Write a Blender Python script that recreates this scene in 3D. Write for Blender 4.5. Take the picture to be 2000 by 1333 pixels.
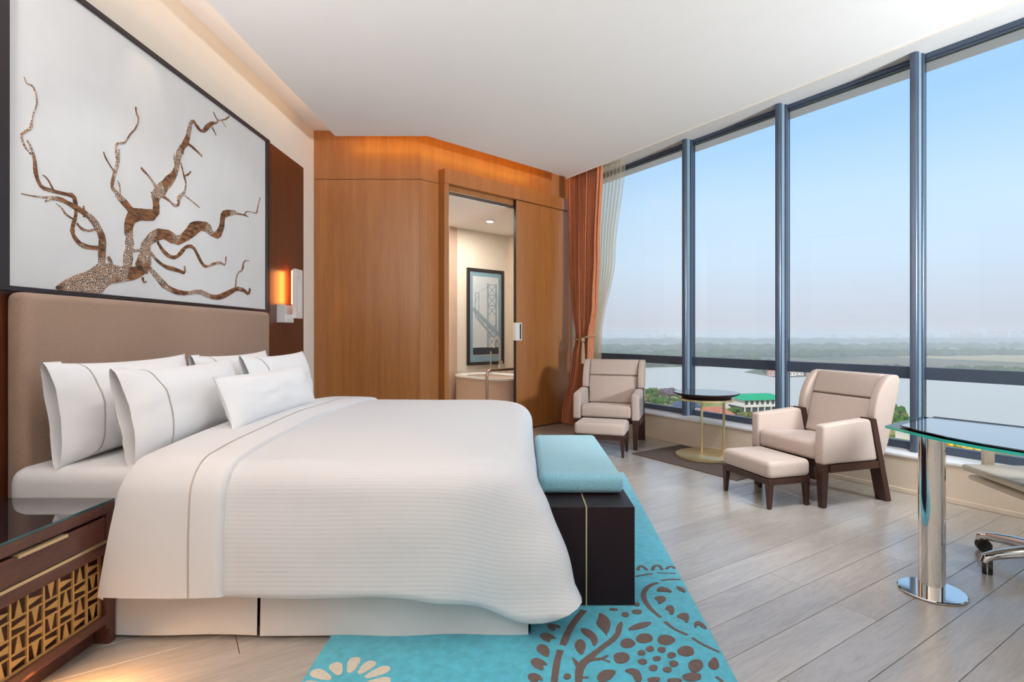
import bpy, bmesh, math, random
from mathutils import Vector, Matrix, noise as mnoise

scene = bpy.context.scene
for o in list(bpy.data.objects):
    bpy.data.objects.remove(o)
C = scene.collection
random.seed(7)
PI = math.pi

# ---------------------------------------------------------------- camera
cam_data = bpy.data.cameras.new('camera')
cam_data.sensor_width = 36.0
cam_data.lens = 18.99                  # 1055 px focal length on a 2000 px wide frame
cam_data.shift_x = -0.011
cam_data.shift_y = -0.00725
cam_data.clip_start = 0.05
cam_data.clip_end = 60000
cam = bpy.data.objects.new('camera', cam_data)
C.objects.link(cam)
cam.location = (0, 0, 1.2)
cam.rotation_euler = (PI / 2, 0, 0)
scene.camera = cam

# ---------------------------------------------------------------- world
world = bpy.data.worlds.new('sky')
scene.world = world
world.use_nodes = True
wn, wl = world.node_tree.nodes, world.node_tree.links
wn.clear()
w_out = wn.new('ShaderNodeOutputWorld'); w_bg = wn.new('ShaderNodeBackground')
w_tc = wn.new('ShaderNodeTexCoord'); w_sep = wn.new('ShaderNodeSeparateXYZ')
w_asin = wn.new('ShaderNodeMath'); w_asin.operation = 'ARCSINE'
w_map = wn.new('ShaderNodeMapRange'); w_map.inputs[1].default_value = 0; w_map.inputs[2].default_value = PI / 2
w_ramp = wn.new('ShaderNodeValToRGB')
e = w_ramp.color_ramp.elements
e[0].position = 0.0; e[0].color = (0.66, 0.68, 0.77, 1)
e[1].position = 1.0; e[1].color = (0.16, 0.36, 0.80, 1)
for p, c in ((0.035, (0.70, 0.77, 0.90)), (0.08, (0.70, 0.87, 1.05)), (0.14, (0.64, 0.86, 1.10)), (0.20, (0.47, 0.75, 1.10)), (0.28, (0.37, 0.66, 1.08)), (0.45, (0.28, 0.53, 0.98))):
    k = e.new(p); k.color = (*c, 1)
wl.new(w_tc.outputs['Generated'], w_sep.inputs[0]); wl.new(w_sep.outputs[2], w_asin.inputs[0])
wl.new(w_asin.outputs[0], w_map.inputs[0]); wl.new(w_map.outputs[0], w_ramp.inputs[0])
wl.new(w_ramp.outputs[0], w_bg.inputs[0]); wl.new(w_bg.outputs[0], w_out.inputs[0])
w_bg.inputs[1].default_value = 1.0

# ---------------------------------------------------------------- lights
def light(name, kind, loc, direction, energy, color=(1, 1, 1), size=0.1, size_y=None, spot=None, blend=0.5, spread=None):
    d = bpy.data.lights.new(name, kind)
    d.energy = energy; d.color = color
    if kind == 'AREA':
        d.shape = 'RECTANGLE' if size_y else 'DISK'
        d.size = size
        if size_y: d.size_y = size_y
        if spread: d.spread = spread
    elif kind == 'SUN':
        d.angle = size
    else:
        d.shadow_soft_size = size
    if kind == 'SPOT':
        d.spot_size = spot; d.spot_blend = blend
    o = bpy.data.objects.new(name, d)
    C.objects.link(o)
    o.location = loc
    o.rotation_euler = Vector(direction).to_track_quat('-Z', 'Y').to_euler()
    return o

DAY = (1.0, 0.94, 0.88)
WARM = (1.0, 0.60, 0.30)
light('sunlight', 'SUN', (0, -40, 60), (0.35, 0.75, -0.62), 4.2, (1.0, 0.93, 0.82), 0.02)
# fill uplighters added out of view, to brighten the ceiling
FILL_UPLIGHTS = [(4.9, -0.4, 70, (0.90, 0.96, 1.0)), (-1.7, 0.35, 135, (0.98, 0.95, 0.95)), (1.2, -0.9, 48, (1.0, 0.96, 0.95))]
for (x, y, pw, col) in FILL_UPLIGHTS:
    light('uplighter_fill', 'AREA', (x, y, 1.70), (0, 0.15, 1), pw, col, 0.40)
# unseen floodlight on the right, added as fill for the far ceiling and walls
FILL_FLOOD = (4.3, 0.7, 1.95)
light('floodlight_fill', 'AREA', FILL_FLOOD, (-0.55, 0.90, 0.14), 88, (0.90, 0.96, 1.0), 0.50, spread=math.radians(95))
# cove strips on top of the dropped ceiling
light('cove_glow', 'AREA', (-1.96, 1.8, 3.30), (-1, 0, 0.15), 4.5, WARM, 7.0, 0.05)
light('cove_glow', 'AREA', (-1.45, 5.52, 3.30), (0, 1, 0.1), 1.7, (1.0, 0.40, 0.02), 0.95, 0.05)
light('cove_glow', 'AREA', (-0.22, 6.22, 3.30), (-0.685, 0.7286, 0.1), 3.6, (1.0, 0.40, 0.02), 2.0, 0.05)
# unseen ceiling spots, added to lift the light on the headboard wall
FILL_WASHERS = [(-0.8, 2.3, 3.1, 1.25), (-0.8, 2.85, 4.3, 1.45)]
for (x, y, ya, za) in FILL_WASHERS:
    light('washer_fill', 'SPOT', (x, y, 3.185), (-2.19 - x, ya - y, za - 3.185), 42, (0.98, 0.97, 0.96), 0.06, 1.25, 0.9)
# added fill spots overhead, out of view, brightening the floor and chairs by the window
FILL_SEATSPOTS = [(1.5, 3.0, 1.25, 3.9), (2.4, 2.9, 1.9, 4.9)]
for (x, y, xa, ya) in FILL_SEATSPOTS:
    light('seating_fill', 'SPOT', (x, y, 3.185), (xa - x, ya - y, -3.185), 235, (0.95, 0.97, 1.0), 0.08, 1.15, 1.0)
# warm fill spot, added unseen to tint the bedside walkway floor
FILL_WASHERS.append((-1.05, 1.30, 0, 0))
light('walkway_fill', 'SPOT', (-1.05, 1.30, 3.185), (0.0, 0.10, -1), 45, (1.0, 0.45, 0.13), 0.05, 0.36, 0.9)
# picture spot in the cove
light('picture_spot_glow', 'SPOT', (-2.02, 3.12, 3.30), (-0.13, 0.0, -1), 9, (1.0, 0.72, 0.52), 0.03, 0.75, 0.6)
light('picture_spot_glow', 'SPOT', (-2.02, 4.9, 3.30), (-0.13, 0.0, -1), 3, (1.0, 0.72, 0.52), 0.03, 0.75, 0.6)
# bathroom
light('bathroom_glow', 'AREA', (-0.47, 7.64, 2.775), (0, 0, -1), 20, (1.0, 0.90, 0.78), 0.3)
light('bathroom_glow', 'AREA', (-0.75, 7.0, 2.775), (0, 0, -1), 20, (1.0, 0.90, 0.78), 0.3)

scene.view_settings.view_transform = 'Standard'
scene.view_settings.look = 'None'
scene.view_settings.gamma = 1.0
scene.view_settings.use_curve_mapping = False
scene.view_settings.exposure = 0.0
cy = scene.cycles
cy.use_denoising = True
cy.use_adaptive_sampling = True; cy.adaptive_threshold = 0.02
cy.max_bounces = 10; cy.diffuse_bounces = 5; cy.glossy_bounces = 4; cy.transmission_bounces = 6
cy.transparent_max_bounces = 16; cy.volume_bounces = 1
cy.sample_clamp_indirect = 6.0
cy.caustics_reflective = False; cy.caustics_refractive = False

# ---------------------------------------------------------------- materials
def new_mat(name):
    m = bpy.data.materials.new(name); m.use_nodes = True
    nt = m.node_tree
    return m, nt.nodes, nt.links, nt.nodes['Principled BSDF']

def ramp(nodes, c1, c2, p1=0.3, p2=0.7):
    r = nodes.new('ShaderNodeValToRGB')
    r.color_ramp.elements[0].position = p1; r.color_ramp.elements[0].color = (*c1, 1)
    r.color_ramp.elements[1].position = p2; r.color_ramp.elements[1].color = (*c2, 1)
    return r

def plain(name, c, rough=0.6, metal=0.0, var=0.06, scale=6.0, bump=0.0, bscale=200.0, coat=0.0, spec=0.5, sheen=0.0):
    m, n, l, b = new_mat(name)
    tc = n.new('ShaderNodeTexCoord')
    nz = n.new('ShaderNodeTexNoise'); nz.inputs['Scale'].default_value = scale; nz.inputs['Detail'].default_value = 4
    l.new(tc.outputs['Object'], nz.inputs['Vector'])
    r = ramp(n, tuple(max(0, v * (1 - var)) for v in c), tuple(min(1, v * (1 + var)) for v in c))
    l.new(nz.outputs[0], r.inputs[0]); l.new(r.outputs[0], b.inputs['Base Color'])
    b.inputs['Roughness'].default_value = rough; b.inputs['Metallic'].default_value = metal
    b.inputs['Specular IOR Level'].default_value = spec
    b.inputs['Coat Weight'].default_value = coat; b.inputs['Coat Roughness'].default_value = 0.03
    b.inputs['Sheen Weight'].default_value = sheen
    if bump:
        nb = n.new('ShaderNodeTexNoise'); nb.inputs['Scale'].default_value = bscale; nb.inputs['Detail'].default_value = 2
        l.new(tc.outputs['Object'], nb.inputs['Vector'])
        bp = n.new('ShaderNodeBump'); bp.inputs['Strength'].default_value = bump; bp.inputs['Distance'].default_value = 0.002
        l.new(nb.outputs[0], bp.inputs['Height']); l.new(bp.outputs[0], b.inputs['Normal'])
    return m

def wood(name, c1, c2, rough=0.4, stretch=(30, 30, 1.2), coat=0.0, per_object=0.0, fine=0.35, bump=0.15, rings=False):
    m, n, l, b = new_mat(name)
    tc = n.new('ShaderNodeTexCoord'); mp = n.new('ShaderNodeMapping'); mp.inputs['Scale'].default_value = stretch
    src = tc.outputs['Object']
    oi = n.new('ShaderNodeObjectInfo')
    if per_object:
        ml = n.new('ShaderNodeMath'); ml.operation = 'MULTIPLY'; ml.inputs[1].default_value = 37.0
        l.new(oi.outputs['Random'], ml.inputs[0])
        ad = n.new('ShaderNodeVectorMath'); ad.operation = 'ADD'
        l.new(src, ad.inputs[0]); l.new(ml.outputs[0], ad.inputs[1]); src = ad.outputs[0]
    l.new(src, mp.inputs[0])
    n1 = n.new('ShaderNodeTexNoise'); n1.inputs['Scale'].default_value = 1.0; n1.inputs['Detail'].default_value = 6
    n1.inputs['Roughness'].default_value = 0.6; n1.inputs['Distortion'].default_value = 0.7 if rings else 0.2
    l.new(mp.outputs[0], n1.inputs['Vector'])
    n2 = n.new('ShaderNodeTexNoise'); n2.inputs['Scale'].default_value = 7.0; n2.inputs['Detail'].default_value = 4
    l.new(mp.outputs[0], n2.inputs['Vector'])
    mx = n.new('ShaderNodeMath'); mx.operation = 'MULTIPLY_ADD'; mx.inputs[1].default_value = fine
    ml2 = n.new('ShaderNodeMath'); ml2.operation = 'MULTIPLY'; ml2.inputs[1].default_value = 1 - fine
    l.new(n1.outputs[0], ml2.inputs[0]); l.new(n2.outputs[0], mx.inputs[0]); l.new(ml2.outputs[0], mx.inputs[2])
    fac = mx.outputs[0]
    if rings:
        wv = n.new('ShaderNodeMath'); wv.operation = 'SINE'
        m3 = n.new('ShaderNodeMath'); m3.operation = 'MULTIPLY'; m3.inputs[1].default_value = 55.0
        l.new(n1.outputs[0], m3.inputs[0]); l.new(m3.outputs[0], wv.inputs[0])
        m4 = n.new('ShaderNodeMath'); m4.operation = 'MULTIPLY_ADD'; m4.inputs[1].default_value = 0.05
        l.new(wv.outputs[0], m4.inputs[0]); l.new(fac, m4.inputs[2]); fac = m4.outputs[0]
    r = ramp(n, c1, c2, 0.33, 0.67); l.new(fac, r.inputs[0])
    col = r.outputs[0]
    if per_object:
        hs = n.new('ShaderNodeHueSaturation')
        mr = n.new('ShaderNodeMapRange'); mr.inputs[3].default_value = 1 - per_object; mr.inputs[4].default_value = 1 + per_object
        l.new(oi.outputs['Random'], mr.inputs[0]); l.new(mr.outputs[0], hs.inputs['Value']); l.new(col, hs.inputs['Color']); col = hs.outputs[0]
    l.new(col, b.inputs['Base Color'])
    b.inputs['Roughness'].default_value = rough
    b.inputs['Coat Weight'].default_value = coat; b.inputs['Coat Roughness'].default_value = 0.24
    if bump:
        bp = n.new('ShaderNodeBump'); bp.inputs['Strength'].default_value = bump; bp.inputs['Distance'].default_value = 0.002
        l.new(fac, bp.inputs['Height']); l.new(bp.outputs[0], b.inputs['Normal'])
    return m

def emit(name, c, s):
    m, n, l, b = new_mat(name)
    b.inputs['Base Color'].default_value = (*c, 1)
    b.inputs['Emission Color'].default_value = (*c, 1); b.inputs['Emission Strength'].default_value = s
    return m

def clear_glass(name, tint=(1, 1, 1), gloss=0.02, ior=1.45):
    m, n, l, b = new_mat(name)
    n.remove(b); out = n['Material Output']
    t = n.new('ShaderNodeBsdfTransparent'); t.inputs[0].default_value = (*tint, 1)
    g = n.new('ShaderNodeBsdfGlossy'); g.inputs['Roughness'].default_value = gloss
    f = n.new('ShaderNodeFresnel'); f.inputs[0].default_value = ior
    mx = n.new('ShaderNodeMixShader')
    l.new(f.outputs[0], mx.inputs[0]); l.new(t.outputs[0], mx.inputs[1]); l.new(g.outputs[0], mx.inputs[2]); l.new(mx.outputs[0], out.inputs[0])
    return m

def stripe_linen(name, c, wavelength=0.018, strength=0.12):
    m, n, l, b = new_mat(name)
    tc = n.new('ShaderNodeTexCoord'); sp = n.new('ShaderNodeSeparateXYZ'); l.new(tc.outputs['Object'], sp.inputs[0])
    ad = n.new('ShaderNodeMath'); ad.operation = 'ADD'; l.new(sp.outputs[1], ad.inputs[0]); l.new(sp.outputs[2], ad.inputs[1])
    ml = n.new('ShaderNodeMath'); ml.operation = 'MULTIPLY'; ml.inputs[1].default_value = 2 * PI / wavelength; l.new(ad.outputs[0], ml.inputs[0])
    si = n.new('ShaderNodeMath'); si.operation = 'SINE'; l.new(ml.outputs[0], si.inputs[0])
    nz = n.new('ShaderNodeTexNoise'); nz.inputs['Scale'].default_value = 350; l.new(tc.outputs['Object'], nz.inputs['Vector'])
    a2 = n.new('ShaderNodeMath'); a2.operation = 'MULTIPLY_ADD'; a2.inputs[1].default_value = 0.35; l.new(nz.outputs[0], a2.inputs[0]); l.new(si.outputs[0], a2.inputs[2])
    bp = n.new('ShaderNodeBump'); bp.inputs['Strength'].default_value = strength; bp.inputs['Distance'].default_value = 0.0012
    l.new(a2.outputs[0], bp.inputs['Height']); l.new(bp.outputs[0], b.inputs['Normal'])
    mr = ramp(n, tuple(v * 0.975 for v in c), c, 0.2, 0.8)
    m5 = n.new('ShaderNodeMath'); m5.operation = 'MULTIPLY_ADD'; m5.inputs[1].default_value = 0.5; m5.inputs[2].default_value = 0.5
    l.new(si.outputs[0], m5.inputs[0]); l.new(m5.outputs[0], mr.inputs[0]); l.new(mr.outputs[0], b.inputs['Base Color'])
    b.inputs['Roughness'].default_value = 0.75; b.inputs['Sheen Weight'].default_value = 0.15
    return m

def bark(name):
    m, n, l, b = new_mat(name)
    tc = n.new('ShaderNodeTexCoord')
    v = n.new('ShaderNodeTexVoronoi'); v.feature = 'DISTANCE_TO_EDGE'; v.inputs['Scale'].default_value = 85
    l.new(tc.outputs['Object'], v.inputs['Vector'])
    nz = n.new('ShaderNodeTexNoise'); nz.inputs['Scale'].default_value = 5; l.new(tc.outputs['Object'], nz.inputs['Vector'])
    mp = n.new('ShaderNodeMapping'); mp.inputs['Scale'].default_value = (20, 20, 70); mp.inputs['Rotation'].default_value = (0.6, 0, 0)
    l.new(tc.outputs['Object'], mp.inputs[0])
    n2 = n.new('ShaderNodeTexNoise'); n2.inputs['Scale'].default_value = 1; n2.inputs['Detail'].default_value = 5; l.new(mp.outputs[0], n2.inputs['Vector'])
    brown = ramp(n, (0.05, 0.022, 0.010), (0.27, 0.118, 0.048), 0.35, 0.65); l.new(n2.outputs[0], brown.inputs[0])
    crack = ramp(n, (1, 1, 1), (0, 0, 0), 0.045, 0.10); l.new(v.outputs[0], crack.inputs[0])
    sel = ramp(n, (0, 0, 0), (1, 1, 1), 0.50, 0.56); l.new(nz.outputs[0], sel.inputs[0])
    mu = n.new('ShaderNodeMath'); mu.operation = 'MULTIPLY'; l.new(crack.outputs[0], mu.inputs[0]); l.new(sel.outputs[0], mu.inputs[1])
    mx = n.new('ShaderNodeMix'); mx.data_type = 'RGBA'; l.new(mu.outputs[0], mx.inputs[0]); l.new(brown.outputs[0], mx.inputs[6]); mx.inputs[7].default_value = (0.66, 0.60, 0.52, 1)
    l.new(mx.outputs[2], b.inputs['Base Color']); b.inputs['Roughness'].default_value = 0.6
    return m

def land(name, cols, scale, rough=0.95):
    m, n, l, b = new_mat(name)
    tc = n.new('ShaderNodeTexCoord')
    nz = n.new('ShaderNodeTexNoise'); nz.inputs['Scale'].default_value = scale; nz.inputs['Detail'].default_value = 8; nz.inputs['Roughness'].default_value = 0.65
    l.new(tc.outputs['Object'], nz.inputs['Vector'])
    r = n.new('ShaderNodeValToRGB'); el = r.color_ramp.elements
    el[0].position = 0.30; el[0].color = (*cols[0], 1); el[1].position = 0.72; el[1].color = (*cols[-1], 1)
    for i, c in enumerate(cols[1:-1]):
        k = el.new(0.30 + 0.42 * (i + 1) / (len(cols) - 1)); k.color = (*c, 1)
    l.new(nz.outputs[0], r.inputs[0]); l.new(r.outputs[0], b.inputs['Base Color'])
    b.inputs['Roughness'].default_value = rough; b.inputs['Specular IOR Level'].default_value = 0.1
    return m

MAT = {}
def mk():
    A = MAT
    A['linen'] = plain('white_linen', (0.75, 0.75, 0.76), 0.8, var=0.012, bump=0.12, bscale=420, sheen=0.15)
    A['pillow'] = plain('white_pillow_linen', (0.86, 0.86, 0.87), 0.8, var=0.012, bump=0.12, bscale=420, sheen=0.15)
    A['tabletop'] = plain('dark_slate_table_glass', (0.03, 0.035, 0.045), 0.10, coat=0.3)
    A['slatehighlight'] = plain('window_metal_painted_highlight', (0.20, 0.29, 0.37), 0.6, 0.0, var=0.03)  # paler slate: the sky highlight on the mullions put into the colour
    A['duvet'] = stripe_linen('striped_white_linen', (0.69, 0.70, 0.72))
    A['skirt'] = plain('bed_skirt_cotton', (0.72, 0.71, 0.72), 0.85, var=0.02, bump=0.3, bscale=260)
    A['stitch'] = plain('taupe_stitching', (0.50, 0.42, 0.36), 0.8)
    A['plaster'] = plain('cream_wall_plaster', (0.80, 0.76, 0.70), 0.85, var=0.012, bump=0.06, bscale=90)
    A['ceiling'] = plain('white_ceiling_paint', (0.90, 0.89, 0.88), 0.9, var=0.006)
    A['sillwall'] = plain('beige_stone_wall', (0.72, 0.60, 0.48), 0.7, var=0.05, scale=3, bump=0.05)
    A['sill'] = plain('white_sill_stone', (0.92, 0.92, 0.92), 0.5, var=0.005)
    A['oak'] = wood('grey_limed_oak', (0.355, 0.318, 0.28), (0.48, 0.435, 0.385), 0.30, (1.6, 11, 11), per_object=0.07, fine=0.35, bump=0.06, coat=0.85, rings=True)
    A['subfloor'] = plain('dark_subfloor', (0.10, 0.075, 0.05), 0.9)
    A['walnut'] = wood('honey_brown_veneer', (0.285, 0.104, 0.026), (0.405, 0.162, 0.045), 0.36, (14, 14, 0.5), fine=0.45, bump=0.02, coat=0.35)
    A['mahogany'] = wood('dark_red_mahogany_veneer', (0.055, 0.012, 0.004), (0.115, 0.030, 0.009), 0.35, (22, 22, 0.8), fine=0.4, bump=0.03, coat=0.2)
    A['espresso'] = wood('dark_espresso_wood', (0.008, 0.0022, 0.004), (0.016, 0.0045, 0.007), 0.42, (25, 3, 25), fine=0.4, bump=0.03)
    A['nightwood'] = wood('reddish_brown_wood', (0.065, 0.022, 0.016), (0.14, 0.052, 0.036), 0.40, (40, 4, 40), fine=0.5, bump=0.12)
    A['leg'] = wood('dark_brown_leg_wood', (0.030, 0.010, 0.006), (0.055, 0.019, 0.011), 0.35, (30, 30, 3), fine=0.4, bump=0.03)
    A['frameblack'] = plain('black_frame_paint', (0.020, 0.014, 0.016), 0.35)
    A['canvas'] = plain('pale_grey_canvas', (0.66, 0.67, 0.68), 0.8, var=0.02, bump=0.08, bscale=300)
    A['bark'] = bark('bark_print')
    A['headboard'] = plain('taupe_upholstery', (0.31, 0.20, 0.14), 0.75, var=0.10, scale=160, bump=0.3, bscale=500, sheen=0.25)
    A['taupe'] = plain('light_taupe_upholstery', (0.47, 0.375, 0.325), 0.75, var=0.05, scale=90, bump=0.2, bscale=600, sheen=0.2)
    A['seam'] = plain('brown_piping', (0.16, 0.11, 0.09), 0.8)
    A['gold'] = plain('brushed_gold_metal', (0.80, 0.66, 0.36), 0.30, 0.8, var=0.05)
    A['latticegold'] = plain('gold_lacquer', (0.56, 0.34, 0.12), 0.42, 0.35, var=0.06)
    A['brass'] = plain('pale_brass', (0.72, 0.56, 0.33), 0.35, 0.7, var=0.04)
    A['chrome'] = plain('polished_chrome', (0.80, 0.78, 0.76), 0.06, 1.0, var=0.01)
    A['bronze'] = plain('brushed_bronze', (0.36, 0.26, 0.19), 0.3, 0.9, var=0.03)
    A['white_metal'] = plain('satin_white_metal', (0.80, 0.79, 0.78), 0.3, 0.2, var=0.01)
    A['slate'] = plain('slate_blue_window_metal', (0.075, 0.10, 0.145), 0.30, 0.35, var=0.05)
    A['pane'] = clear_glass('window_glass', (0.97, 0.985, 0.985), 0.0, 1.25)
    A['deskglass'] = clear_glass('desk_glass', (0.82, 0.95, 0.92), 0.0, 1.4)
    A['glassedge'] = plain('green_glass_edge', (0.02, 0.46, 0.39), 0.12, var=0.05, coat=0.6)
    A['blacktop'] = plain('black_glossy_glass_top', (0.010, 0.010, 0.014), 0.04, coat=1.0, spec=0.9)
    A['nightglass'] = plain('dark_glass_top', (0.012, 0.011, 0.016), 0.03, coat=0.6)
    A['tealedge'] = plain('dark_teal_glass_edge', (0.02, 0.09, 0.10), 0.15, coat=0.5)
    A['rug'] = plain('turquoise_rug_pile', (0.065, 0.39, 0.50), 0.95, var=0.16, scale=30, bump=0.9, bscale=160, sheen=0.35)
    A['rugbrown'] = plain('brown_rug_pile', (0.115, 0.070, 0.058), 0.95, var=0.15, scale=60, bump=0.9, bscale=160, sheen=0.2)
    A['rugcream'] = plain('cream_rug_pile', (0.62, 0.55, 0.44), 0.95, var=0.08, scale=60, bump=0.9, bscale=160, sheen=0.2)
    A['cushion'] = plain('aqua_wool_cushion', (0.21, 0.44, 0.52), 0.9, var=0.12, scale=120, bump=0.6, bscale=420, sheen=0.3)
    A['mat'] = plain('dark_brown_mat', (0.105, 0.075, 0.062), 0.9, var=0.1, scale=60, bump=0.5, bscale=300)
    A['drape'] = plain('rust_orange_drape', (0.56, 0.19, 0.078), 0.7, var=0.08, scale=12, bump=0.1, bscale=300, sheen=0.3)
    A['rope'] = plain('beige_tieback_rope', (0.42, 0.30, 0.18), 0.8, var=0.2, scale=80)
    A['cream'] = plain('cream_leather', (0.76, 0.68, 0.56), 0.5, var=0.03)
    A['black'] = plain('black_rubber', (0.012, 0.012, 0.012), 0.5)
    A['bathwall'] = plain('pale_bathroom_wall', (0.72, 0.68, 0.60), 0.7, var=0.02)
    A['tub'] = plain('white_tub_acrylic', (0.84, 0.84, 0.83), 0.15, var=0.01)
    A['tubclad'] = plain('rose_beige_tub_panel', (0.52, 0.38, 0.30), 0.4, var=0.03)
    A['mountblue'] = plain('blue_picture_mount', (0.20, 0.34, 0.44), 0.7)
    A['bridgesky'] = plain('pale_picture_sky', (0.52, 0.60, 0.66), 0.6, var=0.05)
    A['bridge'] = plain('bridge_blue_grey', (0.26, 0.36, 0.44), 0.6)
    A['darkwater'] = plain('dark_picture_shore', (0.03, 0.04, 0.06), 0.6)
    A['lamp'] = emit('warm_lamp_glow', (1.0, 0.42, 0.12), 6.0)
    A['downlight'] = emit('downlight_lens', (1.0, 0.9, 0.78), 8.0)
    # sheer curtain: thin woven cloth that lets light through
    m, n, l, b = new_mat('sheer_cream_voile'); n.remove(b)
    d = n.new('ShaderNodeBsdfDiffuse'); d.inputs[0].default_value = (0.92, 0.88, 0.80, 1)
    t = n.new('ShaderNodeBsdfTranslucent'); t.inputs[0].default_value = (0.97, 0.93, 0.84, 1)
    tr = n.new('ShaderNodeBsdfTransparent')
    m1 = n.new('ShaderNodeMixShader'); m1.inputs[0].default_value = 0.75; m2 = n.new('ShaderNodeMixShader'); m2.inputs[0].default_value = 0.70; tr.inputs[0].default_value = (1.0, 0.95, 0.86, 1)
    tcn = n.new('ShaderNodeTexCoord'); nz = n.new('ShaderNodeTexNoise'); nz.inputs['Scale'].default_value = 90; l.new(tcn.outputs['Object'], nz.inputs['Vector'])
    bp = n.new('ShaderNodeBump'); bp.inputs['Strength'].default_value = 0.1; l.new(nz.outputs[0], bp.inputs['Height']); l.new(bp.outputs[0], d.inputs['Normal'])
    l.new(d.outputs[0], m1.inputs[1]); l.new(t.outputs[0], m1.inputs[2]); l.new(m1.outputs[0], m2.inputs[1]); l.new(tr.outputs[0], m2.inputs[2]); l.new(m2.outputs[0], n['Material Output'].inputs[0])
    A['sheer'] = m
    # outdoors
    A['land'] = land('hazy_plain', [(0.035, 0.07, 0.025), (0.07, 0.11, 0.04), (0.20, 0.16, 0.09), (0.12, 0.12, 0.06)], 0.006)
    A['bank'] = land('near_bank', [(0.06, 0.13, 0.02), (0.24, 0.27, 0.04), (0.44, 0.30, 0.13), (0.50, 0.43, 0.34)], 0.10)
    A['field'] = land('dry_field', [(0.34, 0.24, 0.13), (0.42, 0.34, 0.16), (0.30, 0.30, 0.12)], 0.01)
    A['tree1'] = land('tree_leaves_green', [(0.015, 0.05, 0.012), (0.05, 0.12, 0.02), (0.12, 0.20, 0.03)], 0.8)
    A['tree2'] = land('tree_leaves_olive', [(0.05, 0.06, 0.02), (0.14, 0.15, 0.04), (0.24, 0.22, 0.06)], 0.8)
    A['tree3'] = land('tree_leaves_violet', [(0.05, 0.04, 0.05), (0.14, 0.10, 0.12), (0.20, 0.16, 0.17)], 0.8)
    A['trunk'] = plain('tree_trunk', (0.10, 0.07, 0.05), 0.9)
    A['fartree'] = land('far_trees', [(0.02, 0.05, 0.02), (0.05, 0.09, 0.03), (0.08, 0.12, 0.04)], 0.03)
    A['greenroof'] = plain('emerald_green_roof', (0.0, 0.36, 0.14), 0.5, var=0.05, scale=0.3)
    A['redroof'] = plain('terracotta_roof', (0.46, 0.15, 0.08), 0.8, var=0.2, scale=0.6)
    A['bwhite'] = plain('pale_building_wall', (0.66, 0.60, 0.54), 0.8, var=0.1, scale=0.2)
    A['byellow'] = plain('yellow_building_wall', (0.68, 0.50, 0.20), 0.8, var=0.08, scale=0.2)
    A['bpink'] = plain('pink_building_wall', (0.60, 0.36, 0.30), 0.8, var=0.15, scale=0.05)
    A['navyroof'] = plain('navy_tin_roof', (0.05, 0.06, 0.12), 0.5, var=0.1, scale=0.5)
    A['glassdark'] = plain('dark_building_window', (0.04, 0.05, 0.07), 0.2)
    A['road'] = plain('pale_concrete_road', (0.50, 0.47, 0.45), 0.9, var=0.08, scale=0.1)
    A['bloom'] = land('flower_beds', [(0.30, 0.05, 0.02), (0.70, 0.42, 0.03), (0.75, 0.55, 0.10), (0.10, 0.16, 0.03)], 0.35)
    m, n, l, b = new_mat('lake_water')
    b.inputs['Base Color'].default_value = (0.57, 0.52, 0.43, 1); b.inputs['Roughness'].default_value = 0.4; b.inputs['Specular IOR Level'].default_value = 0.15
    tcn = n.new('ShaderNodeTexCoord'); nz = n.new('ShaderNodeTexNoise'); nz.inputs['Scale'].default_value = 0.35; nz.inputs['Detail'].default_value = 3
    l.new(tcn.outputs['Object'], nz.inputs['Vector']); bp = n.new('ShaderNodeBump'); bp.inputs['Strength'].default_value = 0.15; bp.inputs['Distance'].default_value = 0.3
    l.new(nz.outputs[0], bp.inputs['Height']); l.new(bp.outputs[0], b.inputs['Normal'])
    A['water'] = m
    m, n, l, b = new_mat('morning_haze'); n.remove(b)
    vs = n.new('ShaderNodeVolumeScatter'); vs.inputs['Color'].default_value = (0.98, 0.95, 0.98, 1); vs.inputs['Density'].default_value = 0.00055; vs.inputs['Anisotropy'].default_value = 0.0
    l.new(vs.outputs[0], n['Material Output'].inputs['Volume'])
    A['haze'] = m
mk()
MAT['espresso'].node_tree.nodes['Principled BSDF'].inputs['Specular IOR Level'].default_value = 0.3

# ---------------------------------------------------------------- building helpers
WLOC = {}
def wl_of(o):
    return WLOC.get(o.name, Vector((0, 0, 0)))

def thing(name, label, cat, loc=(0, 0, 0), rz=0.0, group=None, kind=None):
    o = bpy.data.objects.new(name, None); C.objects.link(o)
    o.empty_display_size = 0.1
    o.location = loc; o.rotation_euler = (0, 0, rz)
    if label: o['label'] = label
    if cat: o['category'] = cat
    if group: o['group'] = group
    if kind: o['kind'] = kind
    WLOC[o.name] = Vector(loc) if rz == 0 else Vector((0, 0, 0))
    return o

def tag(o, label, cat, group=None, kind=None):
    if label: o['label'] = label
    if cat: o['category'] = cat
    if group: o['group'] = group
    if kind: o['kind'] = kind
    return o

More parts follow.
